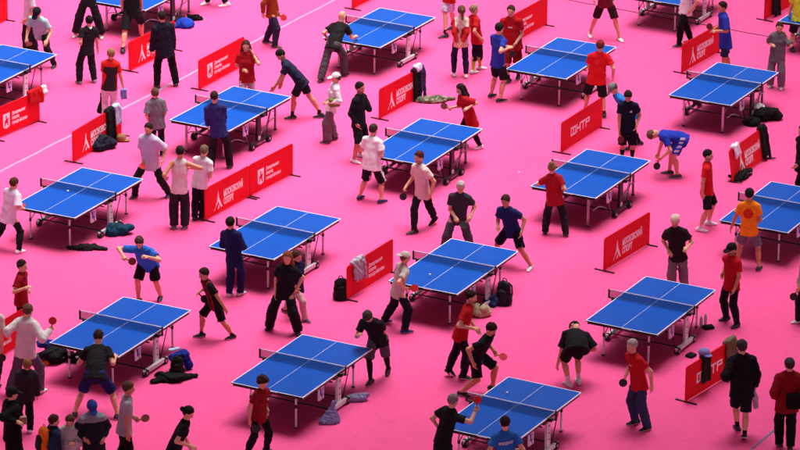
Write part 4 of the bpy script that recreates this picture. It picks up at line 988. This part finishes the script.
P('person with long wavy red hair dressed all in black', (287.5, 258), (298, 334), (269, 329), 258, .03, (295, 292, 0), (275.5, 296, -.05), (T, '18181e'), pa('19191e', 1.35), hair=('long', '7a3c26'), sex='f', shoe='1b1b1f', sole='1c1c1e')
P('player in a beige cap and pale grey shirt at his table', (405, 258), (385.5, 323), (406, 333), 22, .26, (403, 286, .2), (407, 290, -.05), (T, 'bdb3ac'), pa('191a22', 1.15), hair=('crop', '5a4636'), hat=('backcap', 'b9ada4'), shoe='1f2f6e', sole='d5d5e0', S=1.68, kz=.85, fists='R', rk=(1, 'red', 'red racket of the beige cap player', (1, 0, .15)))
P('grey-haired player in black with grey shorts over leggings', (368, 316), (388, 374), (370, 384), 252, .42, (379, 346, .2), (360, 334, -.35), (T, '1b1b20'), sh_('55525c', 1.0), hair=('short', '3b3634'), S=1.8, hp=45, shoe='3a2226', sole='cbb89c', under=('18181c', ['leg']), gait=(-1, 20), lp=(-1, .3, 0))
P('man in a red shirt and dark trousers walking past a table', (471, 297), (449, 376), (465, 379), 352, .08, (478, 331, .1), (476, 329, -.1), (T, 'a9141c'), pa('1d1420', 1.0), hair=('short', '21150f'), shoe='161618', sole='e4e4e4', gait=(-1, 45), beard=True)
P('player in a black shirt with blue hem leaning with a red racket', (491, 329), (494, 390), (463, 396), 338, .36, (496, 354, .1), (474, 366, -.1), (T, '131318', ('hemband', '33508c')), sh_('1b1b1f', .9), hair=('short', '22160f'), S=1.8, hp=30, shoe='161618', fists='L', skin=2, rk=(-1, 'red', 'red racket of the leaning player with the blue hem', (1, 0, -.35), (0, -.6, .8)))
P('grey-haired man in black playing at the bottom table', (453, 401), (433, 484), (446, 481), 38, .08, (440, 430, .1), (477, 407, .15), (T, '19191d'), pa('19191d', 1.15), hair=('short', '77706c'), fists='R', rk=(1, 'red', 'red racket of the grey-haired man in black', (.1, 0, 1)))
pb = P('man in a bright blue shirt with white lettering, back to camera', (505, 423), (497, 508), (512, 507), 98, 0, (493, 444, .2), (517, 450, .2), (T, '2468b8'), sh_('17171c', .95), hair=('crop', '1d1512'))
P('person in black bent over away from the camera, hand at the floor', (575, 327), (568, 386), (578, 383), 112, .48, (556, 370, -.12), (585, 352, .15), (OV, '18181d', .1), sh_('121214', .85), hair=('short', '231611'), S=1.84, pel=(577, 346), hp=50, shoe='d8d8dc', socks=('e0e0e0', .2), fat=1.12)
P('balding grey man in a red shirt and blue jeans', (632, 346), (646, 430), (634, 424), 212, .1, (652, 389), (625.5, 375, -.05), (T, 'b0161e', ('chest', 'd0b0b0')), pa('343a5e', 1.15), hair=('crop', 'a39a92'), shoe='17171b', rk=(1, 'black', 'dark racket of the man in red shirt and jeans', (-.4, 0, -1)))
pj = P('man in black jacket, cap and shorts walking away with a plastic bag', (742, 347), (737, 430), (744, 440), 96, 0, (727, 380, .1), (755, 389), (JK, '18181d'), sh_('18181d', 1.0), hair=('short', '3a3030'), hat=('cap', '2d2d3a'), shoe='1b1b1f', sole='d0d0d0', socks=('161618', .2), gait=(1, 20))
pm = P('person in a maroon jacket and grey cap with a shoulder bag', (789.5, 365), (779, 446), (790, 449), 97, 0, (775, 398), (801, 400), (JK, '7a1018'), pa('141114', 1.15), hair=('short', '3a2a24'), hat=('cap', '3c3c44'), shoe='3a3030', sole='c0b8a8')
P('pair of legs in white shoes at the top edge', (214, -70), (206, 4.5), (225, 6.5), 215, 0, None, None, (T, '2a3a8c'), pa('1a1a1e'), shoe='f0ecec', sole='ffffff', hair=('short', '2a1d15'))

# ---- things carried
def carried(p, name, label, cat, prims, mat, off, rz=0, amp=.006, h=.009, group='bags carried by people'):
    return lump(name, label, cat, prims, mat, p['O']+off, rz, h=h, amp=amp, floor=False, group=group)
tv, tq = pb['shirt']                                                # lettering on the blue shirt's back
bv = BVHTree.FromPolygons([tuple(v) for v in tv], [tuple(int(i) for i in q) for q in tq])
me = text_mesh('PETROZAVOD', .1, 1, .02); xs = [v.co.x for v in me.vertices]; k = .26/(max(xs)-min(xs)); c0 = pb['Pt'](.28)
for v in me.vertices:
    p0 = Vector(c0+pb['side']*((v.co.x-max(xs)/2)*k)+pb['t']*((v.co.y-.035)*.7+(v.co.x-max(xs)/2)*k*.12)-pb['nrm']*.6)
    hit = bv.ray_cast(p0, Vector(pb['nrm'])); q = hit[0] if hit[0] is not None else p0+Vector(pb['nrm'])*.45
    v.co = q-Vector(pb['nrm'])*.006
me.materials.clear(); me.materials.append(LET); link(bpy.data.objects.new('lettering', me), pb['root'])

hw = lambda p, e: p['hands'][e][0]+p['hands'][e][1]*.09
carried(pj, 'plastic_bag', 'pale plastic bag in the hand of the man in black jacket and shorts', 'plastic bag', [rc((0, 0, 0), (0, 0, -.10), .02, .05, .02), rc((0, 0, -.10), (.02, 0, -.30), .055, .05, .03, (0, 1, 0), .7)], material('bagfilm', 'c6c2d8', .3), hw(pj, 1)+np.array([.0, -.02, -.03]), amp=.01)
carried(pm, 'shoulder_bag', 'black shoulder bag on the hip of the maroon jacket person', 'bag', [bx((0, 0, 0), EX, (.13, .03, .10), .04)], CL('121113'), pm['pel']+np.array([.14, -.2, .10]), .1)
PEOPLE = {o['label']: o for o in bpy.data.objects if o.name.startswith('person')}
def at_person(sub): return next(o for l, o in PEOPLE.items() if sub in l)
o = at_person('tied round'); lump('bag', 'black bag hanging from the hand of the woman in white trousers', 'bag', [rc((0, 0, .2), (0, 0, .02), .03, .09, .03, (0, 1, 0), .6), rc((0, 0, .42), (0, 0, .2), .012, .015, .02)], CL('17151a'), np.array(at_depth(101, 111, o.location.y)), .2, floor=False, group='bags carried by people')
lump('bag', 'blue and white pouch in the hand of the woman in white trousers', 'bag', [bx((0, 0, 0), EX, (.045, .025, .09), .02)], CL('6f7fb8'), np.array(at_depth(124, 94, o.location.y)), .3, floor=False, group='bags carried by people')
o = at_person('white cap and white'); lump('shoulder_bag', 'olive and yellow shoulder bag of the person in the white cap', 'bag', [bx((0, 0, 0), EX, (.085, .03, .055), .035)], CL('7f7d3c'), np.array(at_depth(334.5, 102.5, o.location.y-.2)), .2, floor=False, group='bags carried by people')
o = at_person('orange and black backpack'); b = backpack('orange and black backpack on the back of the boy in navy', np.array(at_depth(43.5, 450, o.location.y-.10)), R(-60), 'd0691c', '1a1a1d', .95)
o = at_person('beige papers'); lump('papers', 'beige papers held by the dark-clad person in a black cap', 'papers', [bx((0, 0, 0), EX, (.09, .02, .06), .015)], material('paint', 'a08a72', .7), np.array(at_depth(21, 420.5, o.location.y-.05)), .3, floor=False, amp=.003, group='bags carried by people')
# ---------------------------------------------------------------- light: bright overcast sky narrowed by the opening of an added, unseen roof
def added_shade_roof():  # out-of-view roof, added to darken the floor edges and deepen table shadows
    X0, X1, Y0, Y1, S, z, t = -11.5, 14, 74.5, 117, 190, 37.0, .8
    mb = MB()
    mb.box(((X0-S)/2, 85, z), (S+X0, 2*S, t)); mb.box(((X1+S)/2, 85, z), (S-X1, 2*S, t))
    mb.box(((X0+X1)/2, (85-S+Y0)/2, z), (X1-X0, Y0-85+S, t)); mb.box(((X0+X1)/2, (85+S+Y1)/2, z), (X1-X0, 85+S-Y1, t))
    tag(mb.build('added_shade_roof', material('paint', 'b4b5ba', .8)), 'unseen roof added to shade the floor edges, with an opening for the light', 'roof', kind='structure')
added_shade_roof()
w = bpy.data.worlds.new('World'); SC.world = w; w.use_nodes = True; nt = w.node_tree; N = nt.nodes; Lk = nt.links
sky = N.new('ShaderNodeTexSky'); sky.sky_type = 'NISHITA'; sky.sun_disc = False
SUN_EL, SUN_AZ = 77, 25           # azimuth measured from +x towards +y
sky.sun_elevation = R(SUN_EL); sky.sun_rotation = R(90-SUN_AZ); sky.air_density = 1.0; sky.dust_density = 4.0; sky.ozone_density = .6
hs = N.new('ShaderNodeHueSaturation'); hs.inputs['Saturation'].default_value = .35
Lk.new(sky.outputs[0], hs.inputs['Color']); bg = N['Background']; Lk.new(hs.outputs[0], bg.inputs['Color']); bg.inputs['Strength'].default_value = .15
ld = bpy.data.lights.new('sun', 'SUN'); ld.energy = 1.5; ld.angle = R(58); ld.color = (1, .975, .95)
so = link(bpy.data.objects.new('sun', ld))
d = Vector((math.cos(R(SUN_EL))*math.cos(R(SUN_AZ)), math.cos(R(SUN_EL))*math.sin(R(SUN_AZ)), math.sin(R(SUN_EL))))
so.rotation_euler = d.to_track_quat('Z', 'Y').to_euler(); so.location = (20, 110, 60)
vs = SC.view_settings; vs.view_transform = 'Standard'; vs.look = 'None'; vs.gamma = 1; vs.use_curve_mapping = False; vs.exposure = 1.6
